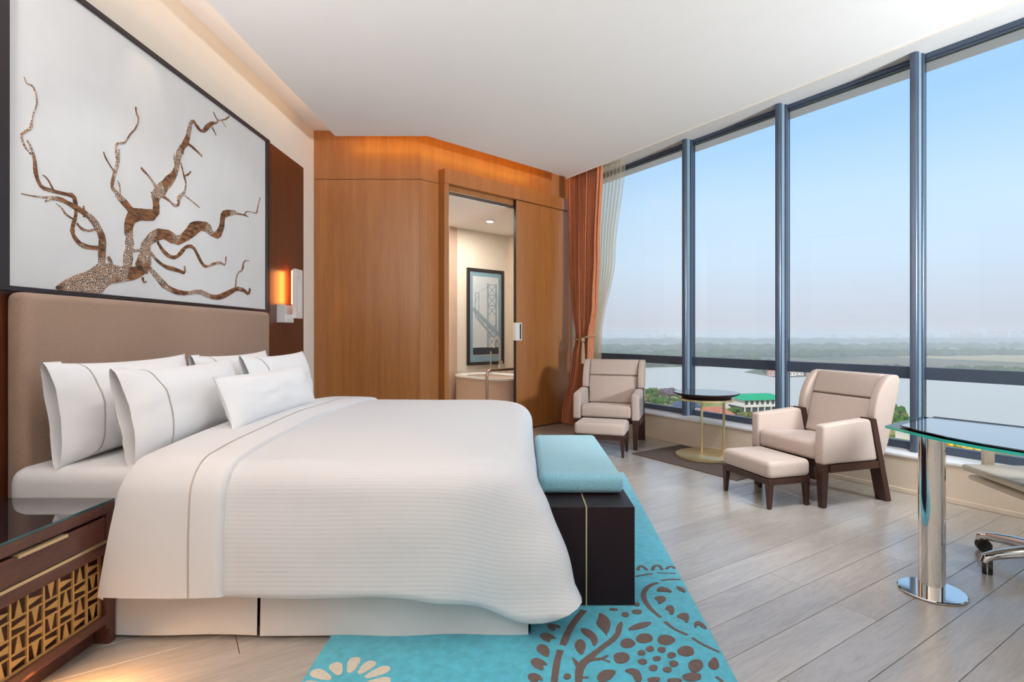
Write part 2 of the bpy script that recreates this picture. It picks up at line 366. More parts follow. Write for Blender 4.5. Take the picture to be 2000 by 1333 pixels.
class MB:
    def __init__(s): s.v = []; s.f = []
    def add(s, vs, fs):
        k = len(s.v); s.v += [Vector(v) for v in vs]; s.f += [tuple(i + k for i in f) for f in fs]; return s
    def box(s, x0, x1, y0, y1, z0, z1):
        return s.add([(x0, y0, z0), (x1, y0, z0), (x1, y1, z0), (x0, y1, z0), (x0, y0, z1), (x1, y0, z1), (x1, y1, z1), (x0, y1, z1)],
                     [(0, 3, 2, 1), (4, 5, 6, 7), (0, 1, 5, 4), (1, 2, 6, 5), (2, 3, 7, 6), (3, 0, 4, 7)])
    def obox(s, o, ax, ay, az, a, b, c):      # oriented box: origin, axes, (lo,hi) along each
        o, ax, ay, az = Vector(o), Vector(ax), Vector(ay), Vector(az)
        P = lambda i, j, k: o + ax * a[i] + ay * b[j] + az * c[k]
        vs = [P(0, 0, 0), P(1, 0, 0), P(1, 1, 0), P(0, 1, 0), P(0, 0, 1), P(1, 0, 1), P(1, 1, 1), P(0, 1, 1)]
        fs = [(0, 3, 2, 1), (4, 5, 6, 7), (0, 1, 5, 4), (1, 2, 6, 5), (2, 3, 7, 6), (3, 0, 4, 7)]
        if ax.cross(ay).dot(az) < 0: fs = [f[::-1] for f in fs]
        return s.add(vs, fs)
    def prism(s, poly, fn, lo, hi):           # polygon in 2D, fn(a,b,h) -> 3D
        n = len(poly)
        vs = [fn(a, b, lo) for a, b in poly] + [fn(a, b, hi) for a, b in poly]
        return s.add(vs, [tuple(range(n))[::-1], tuple(range(n, 2 * n))] + [(i, (i + 1) % n, n + (i + 1) % n, n + i) for i in range(n)])
    def taper(s, c0, c1, h0, h1):             # square bar from c0 (half size h0) to c1 (half size h1), z-ish axis
        vs = []
        for c, h in ((c0, h0), (c1, h1)):
            hx, hy = h if isinstance(h, tuple) else (h, h)
            vs += [(c[0] - hx, c[1] - hy, c[2]), (c[0] + hx, c[1] - hy, c[2]), (c[0] + hx, c[1] + hy, c[2]), (c[0] - hx, c[1] + hy, c[2])]
        fs = [(0, 3, 2, 1), (4, 5, 6, 7), (0, 1, 5, 4), (1, 2, 6, 5), (2, 3, 7, 6), (3, 0, 4, 7)]
        if c1[2] < c0[2]: fs = [f[::-1] for f in fs]
        return s.add(vs, fs)
    def lathe(s, prof, c=(0, 0, 0), n=32):
        vs = []
        for r, z in prof:
            for i in range(n):
                a = 2 * PI * i / n; vs.append((c[0] + r * math.cos(a), c[1] + r * math.sin(a), c[2] + z))
        fs = [(j * n + i, j * n + (i + 1) % n, (j + 1) * n + (i + 1) % n, (j + 1) * n + i) for j in range(len(prof) - 1) for i in range(n)]
        fs.append(tuple(range(n))[::-1]); fs.append(tuple(range((len(prof) - 1) * n, len(prof) * n)))
        return s.add(vs, fs)
    def tube(s, pts, r, n=10):
        pts = [Vector(p) for p in pts]; vs = []; m = len(pts)
        rr = r if isinstance(r, (list, tuple)) else [r] * m
        up = None
        for i, p in enumerate(pts):
            t = (pts[min(i + 1, m - 1)] - pts[max(i - 1, 0)]).normalized()
            if up is None:
                up = Vector((0, 0, 1)) if abs(t.z) < 0.9 else Vector((1, 0, 0))
            a = t.cross(up).normalized(); up = a.cross(t).normalized()
            for k in range(n):
                q = 2 * PI * k / n; vs.append(p + (a * math.cos(q) + up * math.sin(q)) * rr[i])
        fs = [(j * n + k, j * n + (k + 1) % n, (j + 1) * n + (k + 1) % n, (j + 1) * n + k) for j in range(m - 1) for k in range(n)]
        fs.append(tuple(range(n))[::-1]); fs.append(tuple(range((m - 1) * n, m * n)))
        return s.add(vs, fs)
    def grid(s, rows):
        n = len(rows[0]); vs = [p for r in rows for p in r]
        return s.add(vs, [(j * n + i, j * n + i + 1, (j + 1) * n + i + 1, (j + 1) * n + i) for j in range(len(rows) - 1) for i in range(n - 1)])
    def build(s, name, mat, parent=None, bevel=0.0, seg=2, smooth=False, sharp=35, world=True, fix=True):
        off = wl_of(parent) if (parent is not None and world) else Vector((0, 0, 0))
        me = bpy.data.meshes.new(name)
        me.from_pydata([tuple(v - off) for v in s.v], [], s.f)
        bm = bmesh.new(); bm.from_mesh(me)
        if fix: bmesh.ops.recalc_face_normals(bm, faces=bm.faces)
        if bevel:
            eds = [e for e in bm.edges if len(e.link_faces) == 2 and e.calc_face_angle(0) > 0.5]
            bmesh.ops.bevel(bm, geom=eds, offset=bevel, segments=seg, profile=0.5, affect='EDGES', clamp_overlap=True)
        bm.to_mesh(me); bm.free()
        if smooth or bevel:
            for p in me.polygons: p.use_smooth = True
            try: me.set_sharp_from_angle(angle=math.radians(sharp))
            except Exception: pass
        me.materials.append(MAT[mat] if isinstance(mat, str) else mat)
        o = bpy.data.objects.new(name, me); C.objects.link(o)
        if parent is not None:
            o.parent = parent
            WLOC[o.name] = off
        return o

def struct(o):
    o['kind'] = 'structure'; return o

def copy_tree(o, parent=None):
    c = o.copy(); C.objects.link(c); c.parent = parent
    WLOC[c.name] = wl_of(o)
    for ch in list(o.children): copy_tree(ch, c)
    return c

def chaikin(p, it=2, closed=True):
    for _ in range(it):
        q = []; n = len(p)
        rng = range(n) if closed else range(n - 1)
        if not closed: q.append(tuple(p[0]))
        for i in rng:
            a, b = p[i], p[(i + 1) % n]
            q.append(tuple(x * .75 + y * .25 for x, y in zip(a, b))); q.append(tuple(x * .25 + y * .75 for x, y in zip(a, b)))
        if not closed: q.append(tuple(p[-1]))
        p = q
    return p
# ---------------------------------------------------------------- measured outlines (metres)
BRANCHES = [[[2.362,2.323,0.0058],[2.368,2.311,0.007],[2.379,2.298,0.0051],[2.395,2.306,0.0051],[2.415,2.294,0.0073],[2.427,2.248,0.0062],[2.424,2.221,0.0061],[2.404,2.171,0.0048],[2.399,2.134,0.0073],[2.398,2.115,0.0152],[2.368,2.086,0.009],[2.349,2.064,0.0116],[2.359,2.032,0.0081],[2.381,2.005,0.0052],[2.407,1.993,0.0081]],[[2.377,2.054,0.0047],[2.395,2.03,0.0107],[2.415,1.985,0.0159],[2.418,1.929,0.0197],[2.429,1.891,0.0209],[2.45,1.863,0.0201],[2.504,1.862,0.0187],[2.573,1.866,0.0167],[2.626,1.872,0.0226],[2.636,1.832,0.0218],[2.646,1.801,0.0205]],[[2.456,1.922,0.0035],[2.476,1.915,0.0074],[2.494,1.894,0.0064],[2.51,1.871,0.0078]],[[2.351,1.81,0.0033],[2.409,1.813,0.0056],[2.479,1.825,0.0103]],[[2.467,1.802,0.0058],[2.491,1.819,0.0083]],[[2.447,1.82,0.0068],[2.495,1.827,0.015],[2.551,1.836,0.0215],[2.603,1.824,0.0251],[2.67,1.809,0.0289],[2.727,1.787,0.0324],[2.764,1.759,0.0365],[2.794,1.718,0.0433],[2.806,1.684,0.0464],[2.802,1.636,0.0463],[2.8,1.587,0.0512],[2.802,1.54,0.0662]],[[2.639,1.813,0.0147],[2.636,1.767,0.0189],[2.619,1.724,0.0201],[2.616,1.69,0.0244],[2.636,1.66,0.0249],[2.67,1.638,0.0248],[2.72,1.634,0.0227],[2.779,1.641,0.0244]],[[2.526,1.808,0.0037],[2.554,1.799,0.0077],[2.576,1.771,0.0104],[2.616,1.757,0.0089],[2.636,1.756,0.0087]],[[2.643,1.74,0.0097],[2.67,1.718,0.0119],[2.713,1.714,0.0112],[2.764,1.736,0.0104]],[[2.683,1.836,0.0045],[2.686,1.815,0.0152]],[[2.684,1.78,0.0119],[2.691,1.796,0.006]],[[2.977,1.555,0.0652],[2.986,1.613,0.0693],[2.994,1.665,0.0641],[2.999,1.717,0.0588],[2.99,1.76,0.0621],[2.99,1.805,0.0634],[3.016,1.855,0.07],[3.052,1.88,0.0633]],[[3.016,1.855,0.0726],[3.071,1.88,0.0681],[3.136,1.888,0.0578],[3.195,1.904,0.0586],[3.22,1.941,0.0519],[3.215,1.974,0.0542],[3.205,2.013,0.0646],[3.2,2.039,0.0645]],[[3.025,1.877,0.0505],[2.955,1.912,0.0278],[2.897,1.947,0.0271]],[[3.213,1.947,0.0467],[3.209,2.022,0.0618],[3.251,2.059,0.0769],[3.31,2.121,0.0714],[3.382,2.194,0.054],[3.413,2.265,0.0431],[3.419,2.328,0.0475],[3.456,2.388,0.0474],[3.512,2.456,0.0442],[3.534,2.542,0.0386],[3.569,2.615,0.0228],[3.616,2.587,0.0249],[3.676,2.57,0.0206],[3.739,2.635,0.04],[3.797,2.683,0.0256],[3.844,2.698,0.0138],[3.871,2.728,0.0109],[3.926,2.753,0.0079],[3.976,2.781,0.0097],[4.012,2.815,0.014]],[[3.087,2.148,0.0131],[3.158,2.116,0.0131],[3.199,2.083,0.0203],[3.237,2.055,0.0376]],[[3.376,2.327,0.0067],[3.382,2.282,0.0155],[3.405,2.255,0.026]],[[3.517,2.439,0.0133],[3.58,2.431,0.0183],[3.676,2.407,0.013]],[[3.445,2.371,0.0146],[3.473,2.356,0.0085]],[[3.445,2.292,0.0069],[3.478,2.216,0.0128],[3.5,2.174,0.0133],[3.484,2.106,0.0179],[3.435,2.073,0.0311],[3.419,2.049,0.0276],[3.429,2.024,0.02],[3.392,1.998,0.0173],[3.33,2.023,0.0141],[3.261,2.036,0.0196]],[[3.478,2.212,0.0068],[3.523,2.239,0.0121],[3.551,2.266,0.0093]],[[3.489,2.091,0.0085],[3.569,2.072,0.0069],[3.646,2.051,0.0052]],[[3.81,2.762,0.0041],[3.837,2.737,0.008],[3.864,2.727,0.0115]],[[3.791,2.651,0.0105],[3.841,2.612,0.004]],[[3.919,2.743,0.0083],[3.966,2.715,0.0028]],[[3.011,1.884,0.032],[2.968,1.924,0.0253],[2.917,1.949,0.0238],[2.876,1.969,0.0209],[2.868,1.986,0.0208],[2.88,2.038,0.0207],[2.901,2.093,0.0227],[2.913,2.141,0.0214],[2.919,2.196,0.009]],[[2.905,2.126,0.0106],[2.895,2.178,0.0106],[2.896,2.222,0.0116],[2.959,2.244,0.0113],[2.976,2.269,0.0087],[3.003,2.311,0.0069],[3.047,2.36,0.0083],[3.07,2.421,0.0099],[3.047,2.447,0.0067],[3.044,2.478,0.0078]],[[2.88,2.069,0.0073],[2.848,2.096,0.0056],[2.825,2.118,0.0073],[2.811,2.147,0.0033]],[[2.925,1.945,0.0081],[2.924,2.001,0.0081],[2.91,2.025,0.007]],[[3.089,1.568,0.1074],[3.127,1.646,0.0859],[3.122,1.699,0.0753],[3.156,1.751,0.0679],[3.225,1.794,0.0673],[3.298,1.808,0.0668],[3.374,1.793,0.0641],[3.43,1.792,0.0534],[3.513,1.843,0.0793],[3.587,1.903,0.0897],[3.664,1.934,0.0709],[3.744,1.934,0.0686],[3.799,1.896,0.0468],[3.871,1.909,0.0569],[3.916,1.976,0.0603],[3.923,2.044,0.061],[3.946,2.078,0.0528],[4.087,2.119,0.0433],[4.12,2.117,0.0124],[4.24,2.13,0.0087],[4.293,2.128,0.0062]],[[4.231,2.128,0.0124],[4.257,2.166,0.0071],[4.348,2.18,0.0066],[4.427,2.181,0.0114],[4.446,2.251,0.0123],[4.481,2.327,0.0083]],[[3.225,1.749,0.0204],[3.266,1.708,0.0261],[3.33,1.675,0.0248],[3.396,1.677,0.0236],[3.454,1.722,0.0301],[3.501,1.767,0.0203],[3.574,1.778,0.0254],[3.625,1.725,0.0259],[3.677,1.67,0.0271],[3.73,1.66,0.0173],[3.814,1.695,0.0212],[3.901,1.715,0.0168],[3.961,1.697,0.0124],[3.969,1.766,0.0083]],[[3.17,1.673,0.0171],[3.225,1.633,0.0204],[3.298,1.607,0.0221],[3.363,1.604,0.0261],[3.43,1.598,0.0188],[3.489,1.59,0.0193],[3.483,1.637,0.0089]],[[3.151,1.586,0.0313],[3.225,1.536,0.0403],[3.298,1.488,0.0431],[3.385,1.463,0.035],[3.501,1.46,0.0258],[3.638,1.486,0.0303],[3.717,1.469,0.0311],[3.814,1.455,0.0342],[3.901,1.465,0.0355],[4.023,1.508,0.0367],[4.12,1.546,0.0353],[4.222,1.541,0.0323],[4.293,1.51,0.0207],[4.32,1.558,0.0305]],[[4.096,1.54,0.0123],[4.12,1.665,0.0119],[4.205,1.692,0.0184],[4.214,1.756,0.0126],[4.257,1.78,0.0062],[4.311,1.78,0.0043]],[[3.098,1.523,0.016],[3.108,1.491,0.0123],[3.132,1.503,0.0073]],[[2.841,1.605,0.0163],[2.857,1.583,0.0218],[2.865,1.56,0.0256]],[[3.025,1.664,0.0168],[3.089,1.677,0.0171]]]
TRUNK = [[2.507,1.405],[2.557,1.445],[2.629,1.485],[2.706,1.511],[2.764,1.553],[2.794,1.572],[2.833,1.571],[2.889,1.566],[2.955,1.562],[3.025,1.573],[3.08,1.593],[3.151,1.582],[3.122,1.545],[3.043,1.504],[2.955,1.483],[2.873,1.469],[2.833,1.447],[2.81,1.421],[2.798,1.405],[2.636,1.403]]
RUG_STROKES = [[[0.572,2.703,0.0169],[0.587,2.746,0.0172],[0.609,2.755,0.0172],[0.62,2.703,0.0169]],[[0.645,2.703,0.0183],[0.667,2.755,0.0187],[0.697,2.762,0.0187],[0.695,2.709,0.0184]],[[0.719,2.716,0.0156],[0.739,2.746,0.0157],[0.762,2.746,0.0157],[0.761,2.722,0.0156]],[[0.547,2.634,0.0124],[0.592,2.653,0.0124],[0.639,2.665,0.0125]],[[0.661,2.674,0.0077],[0.707,2.669,0.0077],[0.754,2.669,0.0077]],[[0.662,2.592,0.0108],[0.706,2.604,0.0109],[0.757,2.6,0.0108]],[[0.64,2.569,0.0147],[0.591,2.54,0.0225],[0.549,2.474,0.0245],[0.538,2.401,0.0225],[0.545,2.332,0.0219],[0.573,2.253,0.0141]],[[0.582,2.222,0.0151],[0.605,2.163,0.0147],[0.646,2.123,0.0144]],[[0.658,2.103,0.0121],[0.685,2.054,0.0118],[0.729,2.01,0.0115]],[[0.26,2.313,0.0289],[0.214,2.231,0.0279],[0.179,2.147,0.0269],[0.15,2.054,0.0257]],[[0.139,2.021,0.0263],[0.122,1.955,0.0255],[0.105,1.837,0.0239]],[[0.187,1.829,0.0238],[0.2,1.922,0.0321],[0.248,1.982,0.0238],[0.298,2.039,0.0223],[0.349,2.092,0.0229],[0.377,2.139,0.0223]],[[0.21,1.935,0.0202],[0.246,1.965,0.0154],[0.287,1.965,0.0133],[0.311,1.989,0.0083]],[[0.287,1.965,0.0072],[0.313,1.948,0.0071]],[[0.181,1.972,0.0072],[0.2,1.915,0.025]],[[0.194,1.86,0.0087],[0.225,1.86,0.0087]],[[0.665,1.865,0.0117],[0.678,1.837,0.0115]]]
RUG_POLYS = [[[0.366,2.155],[0.386,2.205],[0.409,2.227],[0.402,2.18],[0.381,2.123],[0.363,2.107]],[[0.094,2.209],[0.155,2.192],[0.144,2.163],[0.135,2.188],[0.125,2.147],[0.104,2.163]],[[0.064,2.127],[0.089,2.139],[0.115,2.123],[0.129,2.092],[0.11,2.103],[0.101,2.069],[0.083,2.084],[0.068,2.103]],[[0.047,2.035],[0.064,2.061],[0.09,2.05],[0.099,2.017],[0.093,1.975],[0.075,1.986],[0.055,2.01]],[[0.024,1.955],[0.045,1.975],[0.074,1.958],[0.09,1.922],[0.069,1.935],[0.075,1.896],[0.048,1.909],[0.032,1.928]],[[0.012,1.871],[0.031,1.887],[0.059,1.874],[0.071,1.837],[0.046,1.853],[0.054,1.837],[0.023,1.837]],[[0.321,2.299],[0.353,2.258],[0.359,2.205],[0.34,2.147],[0.329,2.131],[0.33,2.107],[0.315,2.155],[0.294,2.205],[0.312,2.249]],[[0.226,2.171],[0.262,2.167],[0.288,2.123],[0.288,2.076],[0.273,2.046],[0.263,2.054],[0.262,2.092],[0.239,2.123]],[[0.219,2.099],[0.238,2.076],[0.238,2.039],[0.215,1.982],[0.198,2.017],[0.193,2.061]],[[0.411,2.155],[0.449,2.197],[0.495,2.218],[0.532,2.218],[0.5,2.18],[0.45,2.159]],[[0.431,2.065],[0.418,2.046],[0.397,2.033],[0.377,2.036],[0.368,2.055],[0.374,2.075],[0.387,2.092],[0.41,2.1],[0.424,2.086]],[[0.506,2.099],[0.495,2.079],[0.469,2.067],[0.446,2.067],[0.432,2.087],[0.443,2.111],[0.459,2.127],[0.485,2.135],[0.501,2.124]],[[0.591,2.088],[0.571,2.065],[0.547,2.051],[0.523,2.059],[0.515,2.077],[0.521,2.099],[0.539,2.121],[0.566,2.124],[0.583,2.108]],[[0.638,2.014],[0.629,1.993],[0.602,1.98],[0.583,1.986],[0.569,2.004],[0.579,2.024],[0.6,2.044],[0.624,2.049],[0.638,2.034]],[[0.391,1.972],[0.375,1.949],[0.357,1.939],[0.336,1.94],[0.329,1.958],[0.33,1.985],[0.346,2.002],[0.369,2.007],[0.387,1.998]],[[0.644,1.925],[0.626,1.903],[0.608,1.889],[0.588,1.889],[0.586,1.911],[0.59,1.938],[0.609,1.956],[0.632,1.965],[0.646,1.953]],[[0.455,2.003],[0.449,1.991],[0.437,1.987],[0.427,1.989],[0.421,1.997],[0.427,2.01],[0.434,2.019],[0.445,2.02],[0.452,2.015]],[[0.492,2.028],[0.488,2.018],[0.474,2.01],[0.464,2.011],[0.457,2.022],[0.462,2.034],[0.471,2.043],[0.484,2.048],[0.491,2.041]],[[0.534,2.022],[0.529,2.01],[0.517,2.003],[0.507,2.007],[0.501,2.017],[0.503,2.029],[0.515,2.04],[0.527,2.041],[0.536,2.033]],[[0.564,1.988],[0.555,1.977],[0.543,1.969],[0.531,1.971],[0.528,1.982],[0.531,1.993],[0.54,2.004],[0.554,2.008],[0.561,2.0]],[[0.502,1.967],[0.495,1.958],[0.486,1.953],[0.475,1.953],[0.471,1.962],[0.471,1.972],[0.481,1.979],[0.492,1.982],[0.503,1.978]],[[0.447,1.948],[0.441,1.937],[0.43,1.931],[0.42,1.935],[0.413,1.943],[0.413,1.954],[0.426,1.964],[0.437,1.965],[0.448,1.958]],[[0.558,1.936],[0.548,1.925],[0.537,1.918],[0.525,1.921],[0.523,1.931],[0.523,1.942],[0.534,1.952],[0.547,1.955],[0.556,1.947]],[[0.476,1.912],[0.472,1.902],[0.459,1.895],[0.449,1.897],[0.443,1.907],[0.445,1.917],[0.457,1.927],[0.468,1.931],[0.477,1.923]],[[0.523,1.903],[0.517,1.891],[0.507,1.886],[0.497,1.89],[0.491,1.897],[0.492,1.909],[0.504,1.918],[0.515,1.918],[0.525,1.912]],[[0.166,1.865],[0.163,1.856],[0.153,1.849],[0.144,1.85],[0.137,1.86],[0.14,1.87],[0.146,1.879],[0.156,1.882],[0.163,1.876]],[[0.469,1.847],[0.461,1.838],[0.448,1.834],[0.432,1.834],[0.425,1.841],[0.424,1.852],[0.438,1.859],[0.454,1.861],[0.469,1.858]],[[0.545,1.844],[0.533,1.836],[0.517,1.833],[0.498,1.835],[0.489,1.84],[0.493,1.849],[0.503,1.854],[0.523,1.855],[0.536,1.852]],[[0.615,1.862],[0.604,1.848],[0.582,1.84],[0.56,1.84],[0.547,1.853],[0.549,1.87],[0.572,1.881],[0.596,1.886],[0.617,1.879]],[[0.446,2.276],[0.441,2.262],[0.429,2.256],[0.419,2.26],[0.411,2.269],[0.416,2.283],[0.425,2.294],[0.436,2.294],[0.444,2.288]],[[0.505,2.299],[0.499,2.284],[0.484,2.279],[0.47,2.283],[0.461,2.292],[0.462,2.306],[0.478,2.317],[0.492,2.317],[0.506,2.311]],[[0.51,2.361],[0.506,2.351],[0.496,2.344],[0.488,2.347],[0.483,2.356],[0.484,2.366],[0.494,2.375],[0.503,2.378],[0.511,2.371]],[[0.408,2.317],[0.4,2.311],[0.388,2.307],[0.375,2.31],[0.369,2.315],[0.37,2.321],[0.377,2.326],[0.391,2.327],[0.402,2.323]],[[0.254,1.871],[0.286,1.903],[0.329,1.899],[0.311,1.865],[0.284,1.837],[0.253,1.837]],[[0.35,1.896],[0.383,1.912],[0.411,1.896],[0.406,1.837],[0.379,1.837],[0.38,1.878]],[[0.707,1.982],[0.699,1.915],[0.669,1.899],[0.656,1.928],[0.678,1.958]],[[0.581,2.421],[0.631,2.442],[0.64,2.406],[0.608,2.371],[0.591,2.361],[0.597,2.396]],[[0.605,2.322],[0.64,2.361],[0.654,2.332],[0.634,2.276],[0.617,2.276],[0.622,2.313]],[[0.636,2.258],[0.668,2.289],[0.7,2.285],[0.686,2.231],[0.665,2.205],[0.663,2.24]],[[0.694,2.205],[0.72,2.227],[0.736,2.205],[0.738,2.159],[0.72,2.171],[0.711,2.201],[0.69,2.163]],[[0.638,2.529],[0.671,2.512],[0.687,2.468],[0.646,2.479],[0.605,2.479]],[[0.711,2.534],[0.746,2.518],[0.745,2.463],[0.72,2.485]]]
# ================================================================ THE ROOM
L0 = Vector((3.242, 3.497, 0)); WD = Vector((-0.5468, 0.8373, 0)); PD = Vector((0.8373, 0.5468, 0)); ZD = Vector((0, 0, 1))
A0 = Vector((-1.119, 5.845, 0)); UD = Vector((0.7286, 0.685, 0)); MD = Vector((-0.685, 0.7286, 0))   # angled wall: along, into bathroom
def wbox(mb, a, o, z): return mb.obox(L0, WD, PD, ZD, a, o, z)          # window wall box: along, outwards, height
def abox(mb, u, m, z): return mb.obox(A0, UD, MD, ZD, u, m, z)          # angled wall box
WEND, WREAR = 4.772, -6.57
XL, YF, YR = -2.266, 5.845, -2.0

# floor
floor = struct(MB().prism([(-2.4, -2.1), (7.1, -2.1), (3.50, 3.66), (0.86, 7.70), (-0.6, 10.6), (-4.2, 7.4), (-2.4, 5.9)], lambda a, b, h: (a, b, h), -0.30, -0.013).build('floor', 'subfloor'))
def clip(poly, a, b, c):          # keep a*x+b*y<=c
    out = []
    for i in range(len(poly)):
        p, q = poly[i], poly[(i + 1) % len(poly)]
        dp, dq = a * p[0] + b * p[1] - c, a * q[0] + b * q[1] - c
        if dp <= 0: out.append(p)
        if dp * dq < 0:
            t = dp / (dp - dq); out.append((p[0] + (q[0] - p[0]) * t, p[1] + (q[1] - p[1]) * t))
    return out
ang = math.atan2(PD.y, PD.x)
PW = 0.171
rnd = random.Random(3)
k0 = int((WREAR + 0.0756) / PW) - 1
for k in range(k0, 31):
    w0 = -0.0756 + PW * k
    if w0 > 5.0: break
    x = 0.02 - rnd.uniform(0.3, 1.9) + 1.9
    while True:
        ln = rnd.uniform(1.5, 2.1)
        x1, x0 = x, x - ln; x = x0
        if x1 < -8.5: break
        g = 0.0011
        rect = [(x0 + g, w0 + g), (x1 - g, w0 + g), (x1 - g, w0 + PW - g), (x0 + g, w0 + PW - g)]
        # world X,Y of local (p,w): X = 3.242+.8373p-.5468w ; Y = 3.497+.5468p+.8373w
        pl = clip(rect, 1, 0, 0.02)
        if pl: pl = clip(pl, -0.8373, 0.5468, 3.242 - (XL - 0.02))
        if pl: pl = clip(pl, -0.5468, -0.8373, 3.497 - (YR - 0.02))
        if not pl or len(pl) < 3: continue
        cx = sum(p[0] for p in pl) / len(pl); cw = sum(p[1] for p in pl) / len(pl)
        mb = MB().prism([(a - cx, b - cw) for a, b in pl], lambda a, b, h: (a, b, h), -0.013, 0.0)
        o = mb.build('plank', 'oak', None, bevel=0.0012, seg=1)
        c = L0 + PD * cx + WD * cw
        o.location = c; o.rotation_euler = (0, 0, ang); o.parent = floor

# walls
wl_ = struct(MB().box(XL - 0.12, XL, YR - 0.1, YF + 0.1, 0, 3.52).build('wall_left', 'plaster'))
struct(MB().box(XL - 0.12, 7.0, YR - 0.12, YR, 0, 3.52).build('wall_rear', 'plaster'))
wf = struct(MB().box(XL, -1.119, YF + 0.012, YF + 0.11, 0, 3.52).build('wall_far', 'espresso'))
MB().box(XL + 0.002, -1.1245, YF, YF + 0.012, 0.0, 2.868).build('panel', 'walnut', wf)
MB().box(XL + 0.002, -1.1245, YF, YF + 0.012, 2.874, 3.40).build('panel', 'walnut', wf)
m_ = MB(); abox(m_, (0.0, 0.306), (0.012, 0.11), (0, 3.52)); abox(m_, (0.306, 1.62), (0.012, 0.11), (2.805, 3.52)); abox(m_, (1.62, WEND - 2.36), (0.012, 0.11), (0, 3.52))
wa = struct(m_.build('wall_angled', 'espresso'))
abox(MB(), (-0.005, 0.306), (0, 0.012), (0.0, 2.868)).build('panel', 'walnut', wa)
abox(MB(), (1.62, 2.404), (0, 0.012), (0.0, 2.868)).build('panel', 'walnut', wa)
abox(MB(), (-0.005, 2.404), (0, 0.012), (2.874, 3.40)).build('panel', 'walnut', wa)

# ceilings
struct(MB().prism([(-1.903, YR), (6.39, YR), (0.569, 6.9125), (-0.969, 5.466), (-1.903, 5.466)], lambda a, b, h: (a, b, h), 3.20, 3.275).build('ceiling', 'ceiling'))
struct(MB().prism([(-2.4, -2.15), (7.2, -2.15), (3.50, 3.66), (0.86, 7.70), (-1.119, 5.96), (-2.4, 5.96)], lambda a, b, h: (a, b, h), 3.40, 3.56).build('ceiling_upper', 'ceiling'))
struct(wbox(MB(), (WREAR, WEND + 0.0), (-0.34, 0.30), (3.355, 3.40)).build('ceiling_pocket', 'ceiling'))
struct(wbox(MB(), (WREAR + 0.4, 4.36), (-0.376, -0.362), (3.188, 3.2)).build('trim_1', 'plaster'))

# window wall
struct(wbox(MB(), (WREAR, WEND), (0.0, 0.30), (-0.013, 0.268)).build('wall_window', 'sillwall'))
struct(wbox(MB(), (WREAR, WEND), (-0.010, 0.0), (0.0, 0.035)).build('baseboard_window', 'sillwall', bevel=0.003, seg=1))
struct(wbox(MB(), (WREAR, WEND), (-0.012, 0.30), (0.268, 0.290)).build('trim_2', 'sill', bevel=0.004, seg=2))
struct(wbox(MB(), (WREAR - 0.2, WEND + 0.6), (0.305, 0.52), (3.325, 3.56)).build('trim_3', 'ceiling'))
struct(wbox(MB(), (4.60, WEND + 0.02), (0.0, 0.30), (0.29, 3.355)).build('trim_4', 'plaster'))
MUL = [0.696 + 1.104 * k for k in range(-6, 3)]     # far edge of each mullion's room-side face
bays = [(WREAR + 0.02, MUL[0])] + [(MUL[i], MUL[i + 1]) for i in range(len(MUL) - 1)] + [(MUL[-1], WEND)]
for i, (a, b) in enumerate(bays):
    w = thing('window_%d' % (len(bays) - i), None, None, tuple(L0 + WD * a), kind='structure')
    wbox(MB(), (a, b - 0.05), (0.235, 0.29), (0.845, 0.94)).build('transom', 'slate', w, bevel=0.003, seg=1)
    wbox(MB(), (a, b - 0.05), (0.235, 0.29), (3.318, 3.356)).build('top_rail', 'slate', w, bevel=0.003, seg=1)
    wbox(MB(), (a, b - 0.05), (0.248, 0.285), (3.300, 3.318)).build('top_bead', 'slate', w)
    wbox(MB(), (a, b - 0.05), (0.235, 0.29), (0.290, 0.350)).build('bottom_rail', 'slate', w, bevel=0.003, seg=1)
    wbox(MB(), (a, b - 0.05), (0.262, 0.270), (0.350, 0.845)).build('lower_pane', 'pane', w)
    wbox(MB(), (a, b - 0.05), (0.262, 0.270), (0.940, 3.300)).build('upper_pane', 'pane', w)
    if i < len(bays) - 1:
        pr = [(b - 0.05, 0.29), (b - 0.05, 0.155), (b - 0.044, 0.138), (b - 0.034, 0.13), (b, 0.13), (b, 0.29)]
        MB().prism(pr, lambda q, o, h: tuple(L0 + WD * q + PD * o + ZD * h), 0.29, 3.356).build('mullion', 'slate', w, smooth=True, sharp=45)
        wbox(MB(), (b - 0.0515, b - 0.0495), (0.156, 0.198), (0.29, 3.356)).build('highlight_strip', 'slatehighlight', w)  # painted sky glint along the mullion's near side
        wbox(MB(), (b - 0.062, b + 0.012), (0.205, 0.235), (0.29, 3.356)).build('cover_cap', 'slate', w, bevel=0.004, seg=1)

# sliding door and its surround
d = thing('door_1', None, None, tuple(A0 + UD * 0.25), kind='structure')
abox(MB(), (0.245, 2.335), (-0.115, -0.001), (2.86, 3.02)).build('pelmet', 'walnut', d, bevel=0.003, seg=1)
abox(MB(), (0.245, 0.306), (-0.110, -0.001), (0.0, 2.86)).build('jamb', 'walnut', d, bevel=0.002, seg=1)
abox(MB(), (0.306, 1.34), (-0.045, 0.0), (2.805, 2.858)).build('head_jamb', 'walnut', d)
leaf = abox(MB(), (1.326, 2.325), (-0.095, -0.050), (0.012, 2.855)).build('door_leaf', 'walnut', d, bevel=0.002, seg=1)
abox(MB(), (1.324, 1.326), (-0.094, -0.051), (0.012, 2.855)).build('edge_strip', 'espresso', leaf)
m_ = MB(); abox(m_, (1.332, 1.345), (-0.099, -0.094), (1.115, 1.335)); abox(m_, (1.408, 1.420), (-0.099, -0.094), (1.115, 1.335)); abox(m_, (1.345, 1.408), (-0.099, -0.094), (1.115, 1.130)); abox(m_, (1.345, 1.408), (-0.099, -0.094), (1.320, 1.335))
